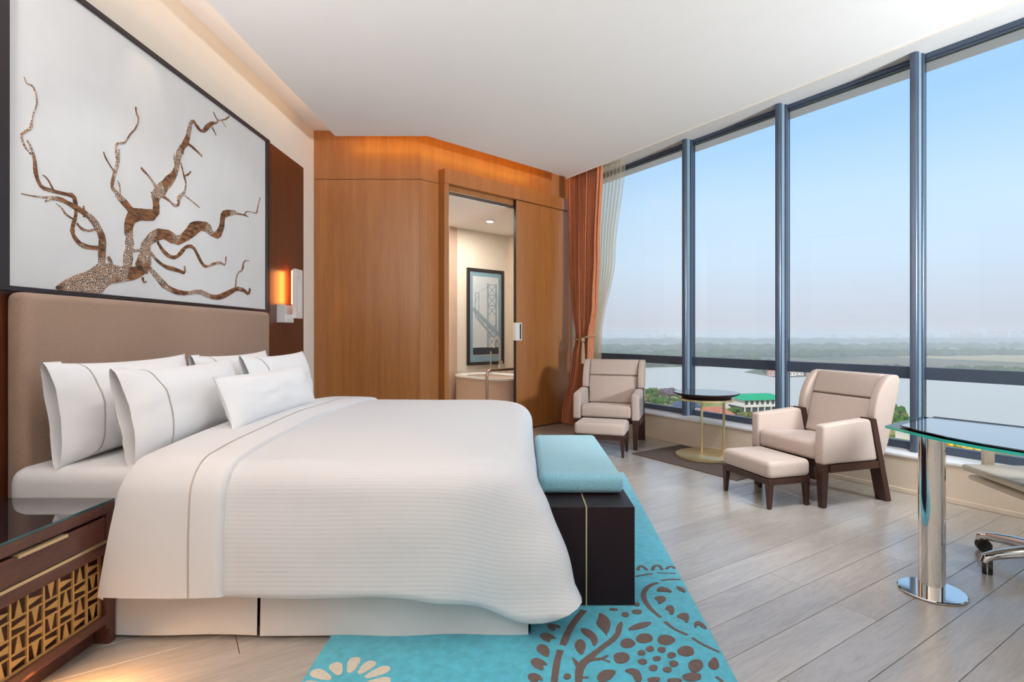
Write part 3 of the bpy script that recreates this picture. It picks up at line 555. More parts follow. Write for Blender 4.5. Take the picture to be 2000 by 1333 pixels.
abox(m_, (1.316, 1.332), (-0.099, -0.050), (1.115, 1.335)); abox(m_, (1.345, 1.385), (-0.0975, -0.094), (1.130, 1.320))
m_.build('pull_plate', 'white_metal', leaf)['label'] = 'satin metal recessed door pull'
abox(MB(), (1.385, 1.408), (-0.0972, -0.094), (1.130, 1.320)).build('pull_slot', 'black', leaf)

# ---------------------------------------------------------------- bathroom beyond the sliding door
struct(abox(MB(), (0.16, 2.75), (0.11, 1.75), (-0.012, 0.004)).build('floor_bathroom', 'sillwall'))
struct(abox(MB(), (0.16, 2.80), (0.11, 1.80), (2.80, 2.92)).build('ceiling_bathroom', 'ceiling'))
bw = struct(abox(MB(), (0.16, 2.80), (1.60, 1.72), (0.0, 2.80)).build('wall_bathroom', 'bathwall'))
abox(MB(), (0.9, 1.66), (1.585, 1.60), (0.0, 2.80)).build('panel', 'tubclad', bw)
struct(abox(MB(), (2.69, 2.80), (0.10, 1.60), (0.0, 2.80)).build('wall_bathroom_end', 'sillwall'))
struct(abox(MB(), (0.06, 0.16), (0.11, 1.72), (0.0, 2.92)).build('wall_bathroom_side', 'bathwall'))

tub = thing('bathtub', 'white rimmed bathtub with rose beige panel beyond the sliding door', 'bathtub', tuple(A0 + UD * 1.83 + MD * 0.9))
def superell(cu, cm, ru, rm, n=40, e=3.2):
    out = []
    for i in range(n):
        a = 2 * PI * i / n; c, s = math.cos(a), math.sin(a)
        out.append((cu + ru * math.copysign(abs(c) ** (2 / e), c), cm + rm * math.copysign(abs(s) ** (2 / e), s)))
    return out
am = lambda a, b, h: tuple(A0 + UD * a + MD * b + ZD * h)
MB().prism(superell(1.84, 0.92, 0.395, 0.63), am, 0.004, 0.575).build('tub_panel', 'tubclad', tub, smooth=True, sharp=50)
m_ = MB(); n = 40
rings = [(0.41, 0.645, 0.575), (0.41, 0.645, 0.60), (0.35, 0.585, 0.605), (0.335, 0.57, 0.59), (0.27, 0.50, 0.58)]
rows = [[am(a, b, z) for a, b in superell(1.84, 0.92, ru, rm, n)] for ru, rm, z in rings]
for r in rows: r.append(r[0])
m_.grid(rows); m_.build('tub_rim', 'tub', tub, smooth=True, sharp=50)

fau = thing('tub_filler', 'tall chrome tub filler standing beside the bathtub', 'tap', am(2.27, 1.32, 0.004))
MB().tube([am(2.27, 1.32, 0.0), am(2.27, 1.32, 1.0), am(2.262, 1.32, 1.08), am(2.23, 1.32, 1.13), am(2.19, 1.32, 1.13), am(2.16, 1.32, 1.08), am(2.155, 1.32, 0.98)], 0.016, 12).build('spout', 'chrome', fau, smooth=True)
MB().tube([am(2.27, 1.27, 0.55), am(2.27, 1.27, 0.78)], 0.018, 12).build('valve', 'chrome', fau, smooth=True)
MB().tube([am(2.08, 1.30, 0.60), am(2.08, 1.30, 0.86), am(2.085, 1.30, 0.93)], 0.012, 10).build('hand_shower', 'chrome', fau, smooth=True)
MB().lathe([(0.05, 0), (0.05, 0.012), (0.02, 0.016)], am(2.27, 1.32, 0.0)).build('foot', 'chrome', fau, smooth=True)
tb = []
for q in range(7):
    a = q / 6 * PI / 2; tb.append(am(1.14 + 0.07 * (1 - math.sin(PI / 2 - a)), 0.25, 0.665 + 0.07 * math.sin(a)))
tag(MB().tube([am(1.14, 0.25, 0.004)] + tb + [am(1.75, 0.25, 0.735), am(1.80, 0.25, 0.70), am(1.80, 0.25, 0.004)], 0.017, 12).build('grab_rail', 'bronze', smooth=True), 'bent bronze rail standing in the bathroom doorway', 'rail')

bp = thing('bridge_picture', 'black framed blue picture of a bridge hanging in the bathroom', 'picture', am(2.2, 1.6, 0.7))
pu0, pu1, pz0, pz1 = 1.845, 2.584, 0.711, 2.213
m_ = MB(); fw = 0.045
for u, z in (((pu0, pu0 + fw), (pz0, pz1)), ((pu1 - fw, pu1), (pz0, pz1)), ((pu0 + fw, pu1 - fw), (pz0, pz0 + fw)), ((pu0 + fw, pu1 - fw), (pz1 - fw, pz1))): abox(m_, u, (1.565, 1.598), z)
m_.build('frame', 'frameblack', bp, bevel=0.003, seg=1)
abox(MB(), (pu0 + fw, pu1 - fw), (1.585, 1.598), (pz0 + fw, pz1 - fw)).build('mount', 'mountblue', bp)
su0, su1, sz0, sz1 = pu0 + 0.11, pu1 - 0.11, pz0 + 0.14, pz1 - 0.12
pic = abox(MB(), (su0, su1), (1.582, 1.585), (sz0, sz1)).build('print', 'bridgesky', bp)
def strip(mb, a, b, wd, m=1.581):
    a, b = Vector(a), Vector(b); t = (b - a).normalized(); nrm = Vector((-t.y, t.x)) * wd / 2
    mb.prism([tuple(a - nrm), tuple(b - nrm), tuple(b + nrm), tuple(a + nrm)], lambda u, z, h: am(u, h, z), m - 0.0006, m + 0.0008)
m_ = MB(); tu = su0 + 0.30; ty0, ty1 = sz0 + 0.12, sz1 - 0.10
for sx in (0, 0.17): strip(m_, (tu + sx, ty0), (tu + sx, ty1), 0.030)
for q in range(6):
    za = ty0 + 0.02 + q * (ty1 - ty0 - 0.04) / 6; zb = za + (ty1 - ty0 - 0.04) / 6
    if q in (2,): continue
    strip(m_, (tu, za), (tu + 0.17, zb), 0.014, 1.5805); strip(m_, (tu + 0.17, za), (tu, zb), 0.014, 1.580); strip(m_, (tu, zb), (tu + 0.17, zb), 0.016, 1.5795)
for sx in (0, 0.07): strip(m_, (su0 + 0.05 + sx, ty0 + 0.5), (su0 + 0.05 + sx, ty0 + 0.86), 0.014)
strip(m_, (su0 + 0.05, ty0 + 0.86), (su0 + 0.12, ty0 + 0.86), 0.014, 1.5795); strip(m_, (su0 + 0.05, ty0 + 0.72), (su0 + 0.12, ty0 + 0.84), 0.008, 1.5795)
m_.build('bridge_tower', 'bridge', pic)
m_ = MB(); strip(m_, (su0, ty0 + 0.62), (su1, ty0 + 0.22), 0.06, 1.5785); strip(m_, (su0 + 0.06, ty0 + 0.50), (su1, ty0 + 0.08), 0.03, 1.5780)
strip(m_, (tu + 0.17, ty1 - 0.05), (su1, ty1 - 0.38), 0.008, 1.5788); strip(m_, (tu, ty1 - 0.05), (su0 + 0.09, ty0 + 0.86), 0.006, 1.5788)
m_.build('bridge_deck', 'bridge', pic)
abox(MB(), (su0, su1), (1.5770, 1.5785), (sz0 + 0.02, sz0 + 0.13)).build('shore', 'darkwater', pic)
bl = thing('bathroom_downlight', 'small round lit downlight in the bathroom ceiling', 'downlight', (-0.47, 7.64, 2.79))
MB().lathe([(0.06, 0), (0.06, 0.012), (0.02, 0.012)], (-0.47, 7.64, 2.785), 24).build('trim_ring', 'white_metal', bl)
MB().lathe([(0.045, 0), (0.045, 0.004)], (-0.47, 7.64, 2.780), 24).build('lens', 'downlight', bl)

# ---------------------------------------------------------------- bodies for the added fill lights, all out of view
for (x, y, ya, za) in FILL_WASHERS:
    t = thing('fill_spot', 'added fill spot recessed in the ceiling on the bed side, out of view', 'spotlight', (x, y, 3.2), group='added bed side fill spots')
    MB().lathe([(0.075, 0), (0.075, 0.008), (0.05, 0.008)], (x, y, 3.191), 24).build('trim_ring', 'white_metal', t)
for (x, y, xa, ya) in FILL_SEATSPOTS:
    t = thing('fill_spot', 'added fill spot recessed in the ceiling over the seating area, out of view', 'spotlight', (x, y, 3.2), group='added seating area fill spots')
    MB().lathe([(0.075, 0), (0.075, 0.008), (0.05, 0.008)], (x, y, 3.191), 24).build('trim_ring', 'white_metal', t)
fx_, fy_, fz_ = FILL_FLOOD
t = thing('fill_floodlight', 'added tall fill floodlight, unseen to the right of the viewer', 'lamp', (fx_, fy_, 0))
MB().lathe([(0.18, 0.0), (0.18, 0.02), (0.02, 0.03)], (fx_, fy_, 0.001), 24).build('base', 'bronze', t, smooth=True)
MB().tube([(fx_, fy_, 0.03), (fx_, fy_, 1.7), (fx_ + 0.06, fy_ - 0.08, 1.90)], 0.014, 10).build('pole', 'bronze', t, smooth=True)
fd = Vector((-0.55, 0.90, 0.14)).normalized(); fa = fd.cross(ZD).normalized(); fb = fa.cross(fd)
MB().obox(Vector(FILL_FLOOD) - fd * 0.05, fa, fb, fd, (-0.27, 0.27), (-0.27, 0.27), (-0.03, 0.03)).build('lamp_head', 'bronze', t, bevel=0.01, seg=2)
for (x, y, pw, col) in FILL_UPLIGHTS:
    t = thing('fill_uplighter', 'added slim fill uplighter, unseen beside and behind the viewer', 'lamp', (x, y, 0), group='added fill uplighters')
    MB().lathe([(0.14, 0.0), (0.14, 0.02), (0.02, 0.03)], (x, y, 0.001), 24).build('base', 'bronze', t, smooth=True)
    MB().tube([(x, y, 0.03), (x, y, 1.60)], 0.012, 10).build('pole', 'bronze', t, smooth=True)
    MB().lathe([(0.05, 1.58), (0.215, 1.69), (0.22, 1.692), (0.21, 1.686), (0.05, 1.595)], (x, y, 0.0), 24).build('bowl', 'white_metal', t, smooth=True)

# ================================================================ HEADBOARD WALL
pn = MB().box(XL, -2.20, 0.9, 5.41, 0.0, 2.862).build('wall_panel', 'mahogany', bevel=0.003, seg=1)
tag(pn, 'dark red mahogany wall panel behind the headboard and picture', 'wall panel')
art = thing('tree_picture', 'large black framed picture of a bare twisting tree above the bed', 'picture', (-2.20, 3.43, 1.38))
m_ = MB(); ay0, ay1, az0, az1 = 2.232, 4.636, 1.382, 2.858
for y, z in (((ay0, ay0 + 0.055), (az0, az1)), ((ay1 - 0.061, ay1), (az0, az1)), ((ay0 + 0.055, ay1 - 0.061), (az0, az0 + 0.022)), ((ay0 + 0.055, ay1 - 0.061), (az1 - 0.030, az1))): m_.box(-2.1995, -2.172, *y, *z)
m_.build('frame', 'frameblack', art, bevel=0.002, seg=1)
cv = MB().box(-2.1995, -2.186, ay0 + 0.055, ay1 - 0.061, az0 + 0.022, az1 - 0.03).build('canvas', 'canvas', art)
def ribbon(mb, pts, fn, lo, hi, it=2, rough=0.0):
    pts = chaikin(pts, it, False)
    lft, rgt = [], []
    for i, p in enumerate(pts):
        a, b = pts[max(i - 1, 0)], pts[min(i + 1, len(pts) - 1)]
        t = Vector((b[0] - a[0], b[1] - a[1])); t = t.normalized() if t.length > 1e-6 else Vector((1, 0))
        nx, ny = -t.y, t.x; wv = max(p[2], 0.003) / 2 * (1 + 0.22 * mnoise.noise(Vector((p[0] * 14, p[1] * 14, 0))) + 0.30 * rough * mnoise.noise(Vector((p[0] * 55, p[1] * 55, 2))))
        lft.append((p[0] + nx * wv, p[1] + ny * wv)); rgt.append((p[0] - nx * wv, p[1] - ny * wv))
    n = len(pts); vs = []
    for i in range(n): vs += [fn(*lft[i], hi), fn(*rgt[i], hi), fn(*lft[i], lo), fn(*rgt[i], lo)]
    fs = []
    for i in range(n - 1):
        a, b = 4 * i, 4 * i + 4
        fs += [(a, a + 1, b + 1, b), (a + 1, a + 3, b + 3, b + 1), (a + 2, a, b, b + 2)]
    fs += [(0, 2, 3, 1), (4 * n - 4, 4 * n - 3, 4 * n - 1, 4 * n - 2)]
    mb.add(vs, fs)
onwall = lambda y, z, h: (h, y, z)
for i, b in enumerate(BRANCHES):
    m_ = MB(); ribbon(m_, b, onwall, -2.1865, -2.1835 + 0.00004 * i, 1 if len(b) > 6 else 2, 1.0)
    m_.build('branch', 'bark', art)
MB().prism(chaikin(TRUNK, 2), onwall, -2.1865, -2.1818).build('tree_trunk', 'bark', art)

hb = thing('headboard', 'tall brown upholstered headboard fixed to the wall panel', 'headboard', (-2.15, 3.3, 0))
MB().box(-2.1995, -2.105, 2.285, 4.50, 0.25, 1.378).build('upholstery', 'headboard', hb, bevel=0.035, seg=4)

# wall lamp
sc = thing('wall_lamp', 'white metal wall lamp with slotted upright glowing on the dark panel', 'lamp', (-2.2, 4.95, 1.3))
m_ = MB().box(-2.1995, -2.125, 4.82, 4.835, 1.30, 1.46).box(-2.1995, -2.125, 4.985, 5.0, 1.30, 1.46).box(-2.1995, -2.125, 4.835, 4.985, 1.30, 1.315).box(-2.135, -2.12, 4.835, 4.985, 1.315, 1.375)
m_.build('lamp_base', 'white_metal', sc)
m_ = MB()
for y, z in (((4.955, 5.005), (1.341, 1.796)), ((5.055, 5.105), (1.341, 1.796)), ((5.005, 5.055), (1.341, 1.41)), ((5.005, 5.055), (1.73, 1.796))): m_.box(-2.118, -2.085, *y, *z)
m_.build('lamp_upright', 'white_metal', sc)
MB().box(-2.117, -2.108, 5.005, 5.055, 1.41, 1.73).build('slot_panel', 'white_metal', sc)
MB().box(-2.135, -2.119, 4.97, 5.09, 1.47, 1.78).build('glow_panel', 'lamp', sc)
light('lamp_glow', 'AREA', (-2.137, 5.02, 1.63), (-1, -0.55, 0), 2.6, (1.0, 0.22, 0.03), 0.10, 0.30)
# ================================================================ RUG AND MAT
rug = thing('area_rug', 'turquoise area rug with brown plant motifs under the foot of the bed', 'rug', (0.0, 3.0, 0))
RUGP = [(-0.757, 1.40), (0.712, 1.40), (0.861, 4.62), (-0.757, 4.62)]
MB().prism(RUGP, lambda a, b, h: (a, b, h), 0.001, 0.014).build('rug_pile', 'rug', rug, bevel=0.005, seg=2)
onfloor = lambda x, y, h: (x, y, h)
YM = 1.850
for i, s in enumerate(RUG_STROKES):
    for mir in (0, 1):
        pts = [(x - (0.025 if mir else 0), 2 * YM - y if mir else y, w) for x, y, w in s]
        if mir and (min(p[1] for p in pts) < 1.43 or max(p[1] for p in pts) > 1.80): continue
        m_ = MB(); ribbon(m_, pts, onfloor, 0.010, 0.0152 + 0.00003 * i, 2); m_.build('stem_motif', 'rugbrown', rug)
for i, s in enumerate(RUG_POLYS):
    for mir in (0, 1):
        pts = [(x - (0.025 if mir else 0), 2 * YM - y if mir else y) for x, y in s]
        if mir and (min(p[1] for p in pts) < 1.43 or max(p[1] for p in pts) > 1.80): continue
        MB().prism(chaikin(pts, 2), onfloor, 0.010, 0.0160 + 0.00003 * i).build('leaf_motif', 'rugbrown', rug)
for k in range(13):
    a = 2 * PI * k / 13 + 0.2; c, s = math.cos(a), math.sin(a); ln = 0.162 if k % 2 else 0.15
    pet = [(0.07, -0.008), (0.10, -0.018), (ln - 0.02, -0.024), (ln, -0.012), (ln, 0.012), (ln - 0.02, 0.024), (0.10, 0.018), (0.07, 0.008)]
    MB().prism(chaikin([(-0.60 + c * x - s * y, 1.815 + s * x + c * y) for x, y in pet], 1), onfloor, 0.010, 0.0158).build('petal_motif', 'rugcream', rug)

mat_ = MB().prism([(1.085, 5.385), (1.735, 4.395), (2.345, 4.79), (1.690, 5.79)], onfloor, 0.0005, 0.010).build('floor_mat', 'mat', bevel=0.003, seg=1)
tag(mat_, 'dark brown mat lying under the round side table', 'mat')

# ================================================================ BED
bed = thing('bed', 'large white made up bed against the brown headboard', 'bed', (-1.0, 3.12, 0))
MB().box(-2.09, 0.0, 2.17, 4.07, 0.10, 0.33).build('bed_base', 'espresso', bed)
MB().box(-2.085, -0.05, 2.165, 4.075, 0.33, 0.655).build('mattress', 'linen', bed, bevel=0.06, seg=4)
def skirt(pts, name):
    rows = []; n = 90
    for zz in (0.012, 0.05, 0.12, 0.20, 0.28, 0.345):
        row = []
        for i in range(n + 1):
            t = i / n; x = pts[0][0] + (pts[1][0] - pts[0][0]) * t; y = pts[0][1] + (pts[1][1] - pts[0][1]) * t
            nn = Vector((pts[1][1] - pts[0][1], pts[0][0] - pts[1][0])).normalized()
            f = (0.012 * (1 - zz / 0.35) + 0.004) * mnoise.noise(Vector((x * 4, y * 4, 1.3))) + 0.008 * (1 - zz / 0.345)
            row.append((x + nn.x * f, y + nn.y * f, zz))
        rows.append(row)
    MB().grid(rows).build(name, 'skirt', bed, smooth=True, fix=False)
skirt([(-2.06, 2.137), (-1.048, 2.137)], 'bed_skirt'); skirt([(-1.034, 2.133), (0.02, 2.133)], 'bed_skirt'); skirt([(0.025, 2.133), (0.025, 4.10)], 'bed_skirt'); skirt([(0.02, 4.10), (-2.06, 4.10)], 'bed_skirt')

ZT, XF, YN, YA, RC, RR = 0.700, -0.07, 2.163, 4.077, 0.25, 0.12
YC = (YN + YA) / 2
def crown(l): return 0.045 * (1 - (1 - l) ** 2.2)
def wr(x, y, s=1.0): return s * (0.006 * mnoise.noise(Vector((x * 2.3, y * 2.1, 0.3))) + 0.003 * mnoise.noise(Vector((x * 6, y * 5, 1.7))))
def drop(L, fl):
    q = RR * PI / 2
    if L < q:
        a = L / RR; return RR * math.sin(a), RR * (1 - math.cos(a))
    s = L - q; return RR + s * fl, RR + s * math.sqrt(1 - fl * fl)
per = []      # (point, outward dir, drop length, flare)
X0 = -1.47
for i in range(41):
    x = X0 + (XF - RC - X0) * i / 40
    wob = 0.010 * mnoise.noise(Vector((x * 3, 0, 5)))
    t = max(0, (x - (XF - RC - 0.35)) / 0.35)
    per.append((Vector((x, YN)), Vector((0, -1)), 0.556 + wob + 0.02 * t * t, 0.055 + 0.02 * t * t + 0.3 * wob))
for i in range(1, 30):
    ph = (PI / 2) * i / 30
    dv = Vector((math.sin(ph), -math.cos(ph))); dg = math.degrees(ph)
    bump = math.exp(-((dg - 60) / 17) ** 2)
    per.append((Vector((XF - RC, YN + RC)) + dv * RC, dv, 0.576 + 0.125 * math.exp(-((dg - 52) / 24) ** 2) - 0.12 * max(0, (dg - 70) / 20), 0.075 * (1 - dg / 90) + 0.50 * bump))
for i in range(31):
    y = YN + RC + (YA - YN - 2 * RC) * i / 30
    per.append((Vector((XF, y)), Vector((1, 0)), 0.45, 0.015))
for i in range(1, 12):
    ph = (PI / 2) * i / 12; dv = Vector((math.cos(ph), math.sin(ph)))
    per.append((Vector((XF - RC, YA - RC)) + dv * RC, dv, 0.5, 0.05))
for i in range(31):
    x = XF - RC + (X0 - XF + RC) * i / 30
    per.append((Vector((x, YA)), Vector((0, 1)), 0.55, 0.06))
def duvet_pt(P, dv, Lq, fl):
    o, dn = drop(Lq, fl); x, y = P.x + dv.x * o, P.y + dv.y * o
    z = ZT - dn
    bul = (0.012 + 0.035 * min(1, max(0, fl - 0.08) / 0.4)) * math.sin(min(1, Lq / 0.62) * PI) * (1 + mnoise.noise(Vector((x * 3, y * 3, z * 4))))
    return (x + dv.x * bul, y + dv.y * bul, z + wr(x, y, max(0, 1 - Lq / 0.2)))
rows = []
K = 14
for k in range(K + 1):
    l = 1 - k / K; row = []
    for P, dv, Lm, fl in per:
        S = Vector((min(max(P.x, X0), -0.95), YC)); Q = P.lerp(S, l)
        row.append((Q.x, Q.y, ZT + crown(l) + wr(Q.x, Q.y)))
    rows.append(row)
for j in range(1, 25):
    rows.append([duvet_pt(P, dv, Lm * j / 24, fl) for P, dv, Lm, fl in per])
last = rows[-1]
for inn, up in ((0.014, -0.008), (0.030, 0.004), (0.034, 0.03)):
    rows.append([(p[0] - q[1].x * inn, p[1] - q[1].y * inn, p[2] + up) for p, q in zip(last, per)])
MB().grid(rows).build('duvet', 'duvet', bed, smooth=True, sharp=80)

def across(x, off, hem):           # points across the bed at X=x from near hem over the top to the far hem
    pts = []
    P, dv = Vector((x, YN)), Vector((0, -1))
    for j in range(26, 0, -1):
        Lq = (0.55 + hem) * j / 26; o, dn = drop(Lq, 0.055)
        bul = 0.012 * math.sin(min(1, Lq / 0.55) * PI)
        nz_ = min(1, Lq / 0.19)
        pts.append((x, YN - o - off * math.sin(nz_ * PI / 2) - bul, ZT - dn + off * math.cos(nz_ * PI / 2) + wr(x, YN - o, max(0, 1 - Lq / 0.2))))
    for j in range(41):
        y = YN + (YA - YN) * j / 40; l = 1 - abs(y - YC) / (YC - YN)
        pts.append((x, y, ZT + crown(l) + off + wr(x, y)))
    for j in range(1, 20):
        Lq = 0.52 * j / 19; o, dn = drop(Lq, 0.055); nz_ = min(1, Lq / 0.19)
        pts.append((x, YA + o + off * math.sin(nz_ * PI / 2), ZT - dn + off * math.cos(nz_ * PI / 2)))
    return pts
xs = [-1.588 + 0.468 * i / 16 for i in range(17)]
rows = []
for i, x in enumerate(xs):
    t = i / 16; off = 0.014 + 0.012 * math.sin(t * PI) ** 0.5
    pts = across(x, off, 0.0)
    sk = -0.005 * (1 - t)
    rows.append([(p[0] + 0.085 * (1 - t) * min(1, max(0, (p[2] - 0.2) / 0.48)), p[1], p[2]) for p in pts])
inner = [[(p[0] + (0.004 if k == 0 else 0), p[1], p[2]) for p in r] for k, r in enumerate([rows[0]])]
first = [(p[0] + 0.006, p[1] + (0.02 if p[1] < YC else -0.02) * (p[2] < 0.66), p[2] - 0.022) for p in rows[0]]
lastr = [(p[0] + 0.002, p[1] + (0.025 if p[1] < YC else -0.025) * (p[2] < 0.66), p[2] - 0.026 * (p[2] > 0.55)) for p in rows[-1]]
MB().grid([first] + rows + [lastr]).build('folded_sheet', 'linen', bed, smooth=True, sharp=80)
sr = []
for x in (-1.243, -1.238): sr.append(across(x, 0.0275, 0.0)[:66])
MB().grid(sr).build('sheet_stitching', 'stitch', bed, smooth=True)

# pillows
def pillow(name, label, Lq, Hq, T, loc, lean, yaw, open_end=True, seed=0, piping=False):
    N, M_ = 34, 22; front, back = [], []
    root = thing(name, label, 'pillow', loc, yaw if yaw else 1e-6, 'pillows on the bed')
    def P(i, j, sgn):
        u = -1 + 2 * i / N; v = -1 + 2 * j / M_
        fu = (1 - 0.93 * abs(u) ** 3.0) if (u < 0 and open_end) else (1 - abs(u) ** 3.2)
        th = T * max(0.0, fu) ** 0.55 * max(0.0, 1 - abs(v) ** 2.6) ** 0.60
        pin = 1 - 0.05 * (1 - v * v); pin2 = 1 - 0.075 * (1 - u * u) + 0.02 * abs(u) ** 6
        y = Lq / 2 * u * pin; z = Hq / 2 * v * pin2 + Hq / 2
        w = mnoise.noise(Vector((u * 2.2 + seed, v * 2, sgn * 3))) * 0.012 + mnoise.noise(Vector((u * 5 + seed, v * 7, sgn))) * 0.004
        x = sgn * (th + w * min(1, th / 0.04) + 0.003)
        xx = x * math.cos(lean) - z * math.sin(lean); zz = x * math.sin(lean) + z * math.cos(lean)
        return (xx, y, zz)
    for j in range(M_ + 1):
        front.append([P(i, j, 1) for i in range(N + 1)]); back.append([P(i, j, -1) for i in range(N + 1)])
    mb = MB(); mb.grid(front); mb.grid([r[::-1] for r in back])
    ring = [front[j][0] for j in range(M_ + 1)] + [back[j][0] for j in range(M_, -1, -1)]
    nb = MB()
    seam = [[front[j][N], back[j][N]] for j in range(M_ + 1)]; mb.grid(seam)
    mb.grid([[front[0][i], back[0][i]] for i in range(N, -1, -1)]); mb.grid([[front[M_][i], back[M_][i]] for i in range(N + 1)])
    if open_end:
        mid = [tuple((Vector(front[j][0]) + Vector(back[j][0])) / 2 + Vector((0, 0.09, 0))) for j in range(M_ + 1)]
        mb.grid([[front[j][0], tuple(Vector(front[j][0]) * 0.75 + Vector(mid[j]) * 0.25 + Vector((0, 0.02, 0))), mid[j], tuple(Vector(back[j][0]) * 0.75 + Vector(mid[j]) * 0.25 + Vector((0, 0.02, 0))), back[j][0]] for j in range(M_ + 1)][::-1])
    else: mb.grid([[back[j][0], front[j][0]] for j in range(M_ + 1)])
    mb.build('pillow_case', 'pillow', root, smooth=True, sharp=70, world=False)
    if open_end:
        i0 = 6; st = []
        for i_, dx in ((i0, 0.0), (i0, 0.006)):
            st.append([(p[0] + 0.0035, p[1] + dx, p[2]) for p in [front[j][i_] for j in range(M_ + 1)]])
        MB().grid(st).build('stitch_line', 'stitch', root, smooth=True, world=False)
    if piping:
        edge = [P(i, 0, 1) for i in range(N + 1)] + [P(N, j, 1) for j in range(1, M_ + 1)] + [P(i, M_, 1) for i in range(N - 1, -1, -1)] + [P(0, j, 1) for j in range(M_ - 1, -1, -1)]
        MB().tube(edge, 0.0045, 6).build('piping', 'pillow', root, smooth=True, world=False)
    return root
pillow('bed_pillow', 'white pillow with taupe stitching leaning on the headboard, nearest the viewer', 0.92, 0.43, 0.10, (-1.895, 2.65, 0.652), 0.13, 0.0, seed=1)
pillow('bed_pillow', 'white pillow leaning on the headboard at the far side of the bed', 0.92, 0.42, 0.10, (-1.895, 3.62, 0.652), 0.13, 0.0, seed=5)
pillow('bed_pillow', 'white pillow with taupe stitching in the front row, nearest the viewer', 0.93, 0.415, 0.105, (-1.615, 2.675, 0.645), 0.20, 0.02, seed=9)
pillow('bed_pillow', 'white pillow in the front row at the far side of the bed', 0.88, 0.40, 0.10, (-1.615, 3.68, 0.670), 0.20, -0.02, seed=14)
pillow('lumbar_pillow', 'small white oblong pillow with piped edge in front of the others', 0.98, 0.265, 0.075, (-1.355, 3.02, 0.742), 0.36, -0.01, open_end=False, seed=21, piping=True)

# ================================================================ BENCH
bench = thing('foot_bench', 'dark espresso wooden bench with brass inlay at the foot of the bed', 'bench', (0.29, 3.05, 0.014))
MB().box(0.10, 0.272, 2.353, 3.75, 0.015, 0.444).build('bench_body', 'espresso', bench, bevel=0.002, seg=1)
MB().box(0.278, 0.486, 2.353, 3.75, 0.015, 0.444).build('bench_body', 'espresso', bench, bevel=0.002, seg=1)
MB().box(0.272, 0.278, 2.3515, 3.7515, 0.015, 0.4455).build('brass_inlay', 'brass', bench)
cu = MB().box(0.072, 0.474, 2.53, 3.57, 0.4455, 0.535).build('bench_cushion', 'cushion', bevel=0.032, seg=4)
tag(cu, 'aqua blue wool seat cushion lying on the dark bench', 'cushion')

# ================================================================ NIGHTSTAND
ns = thing('nightstand', 'reddish brown nightstand with gold lattice front beside the bed', 'nightstand', (-1.9, 1.76, 0))
NX, NB, NY0, NY1 = -1.60, -2.185, 1.395, 2.118
MB().box(NB, NX, NY0, NY1, 0.507, 0.547).build('top', 'nightwood', ns, bevel=0.002, seg=1)
MB().box(NB + 0.002, NX - 0.002, NY0 + 0.002, NY1 - 0.002, 0.5472, 0.556).build('glass_top', 'nightglass', ns)
m_ = MB().box(NX - 0.0019, NX - 0.0002, NY0 + 0.002, NY1 - 0.002, 0.5474, 0.5562); m_.build('glass_edge', 'tealedge', ns)
MB().box(NB, NX, NY1 - 0.045, NY1, 0.062, 0.507).build('side_panel', 'nightwood', ns); MB().box(NB, NX, NY0, NY0 + 0.045, 0.062, 0.507).build('side_panel', 'nightwood', ns)
MB().box(NB, NB + 0.015, NY0 + 0.045, NY1 - 0.045, 0.062, 0.507).build('back_panel', 'nightwood', ns)
MB().box(NB + 0.015, NX, NY0 + 0.045, NY1 - 0.045, 0.085, 0.118).build('bottom_rail', 'nightwood', ns)
MB().box(NB + 0.015, NX, NY0 + 0.045, NY1 - 0.045, 0.355, 0.396).build('middle_rail', 'nightwood', ns)
MB().box(NB + 0.015, NX - 0.040, NY0 + 0.045, NY1 - 0.045, 0.118, 0.355).build('cabinet_back', 'nightwood', ns)
dr = MB().box(NB + 0.03, NX - 0.002, NY0 + 0.048, NY1 - 0.048, 0.409, 0.496).build('drawer', 'nightwood', ns, bevel=0.0015, seg=1)
MB().box(NX - 0.02, NX + 0.012, 1.70, 1.885, 0.4965, 0.5005).box(NX + 0.008, NX + 0.012, 1.70, 1.885, 0.490, 0.4965).build('handle', 'brass', dr)
MB().box(NX - 0.03, NX + 0.002, NY0 + 0.045, NY1 - 0.045, 0.397, 0.407).build('brass_strip', 'brass', ns)
MB().box(NB, NX - 0.062, NY0 + 0.045, NY1 - 0.03, 0.0, 0.062).build('plinth', 'nightwood', ns)
MB().box(NX - 0.075, NX, NY1 - 0.03, NY1, 0.0, 0.062).build('foot', 'nightwood', ns)
lat = MB().box(NX - 0.019, NX - 0.012, NY1 - 0.062, NY1 - 0.055, 0.120, 0.354).box(NX - 0.019, NX - 0.012, NY0 + 0.048, NY1 - 0.055, 0.119, 0.126).build('lattice', 'latticegold', ns)
CH, NR, NCOL = 0.0565, 4, 10
LX0, LX1 = NX - 0.019, NX - 0.012
LYE = NY1 - 0.062; LZ0 = 0.124
for c in range(NCOL + 1):
    y = LYE - 0.0597 * c
    MB().box(LX0, LX1, y - 0.0035, y + 0.0035, 0.126, 0.354).build('upright_bar', 'latticegold', lat)
sharemesh = {}
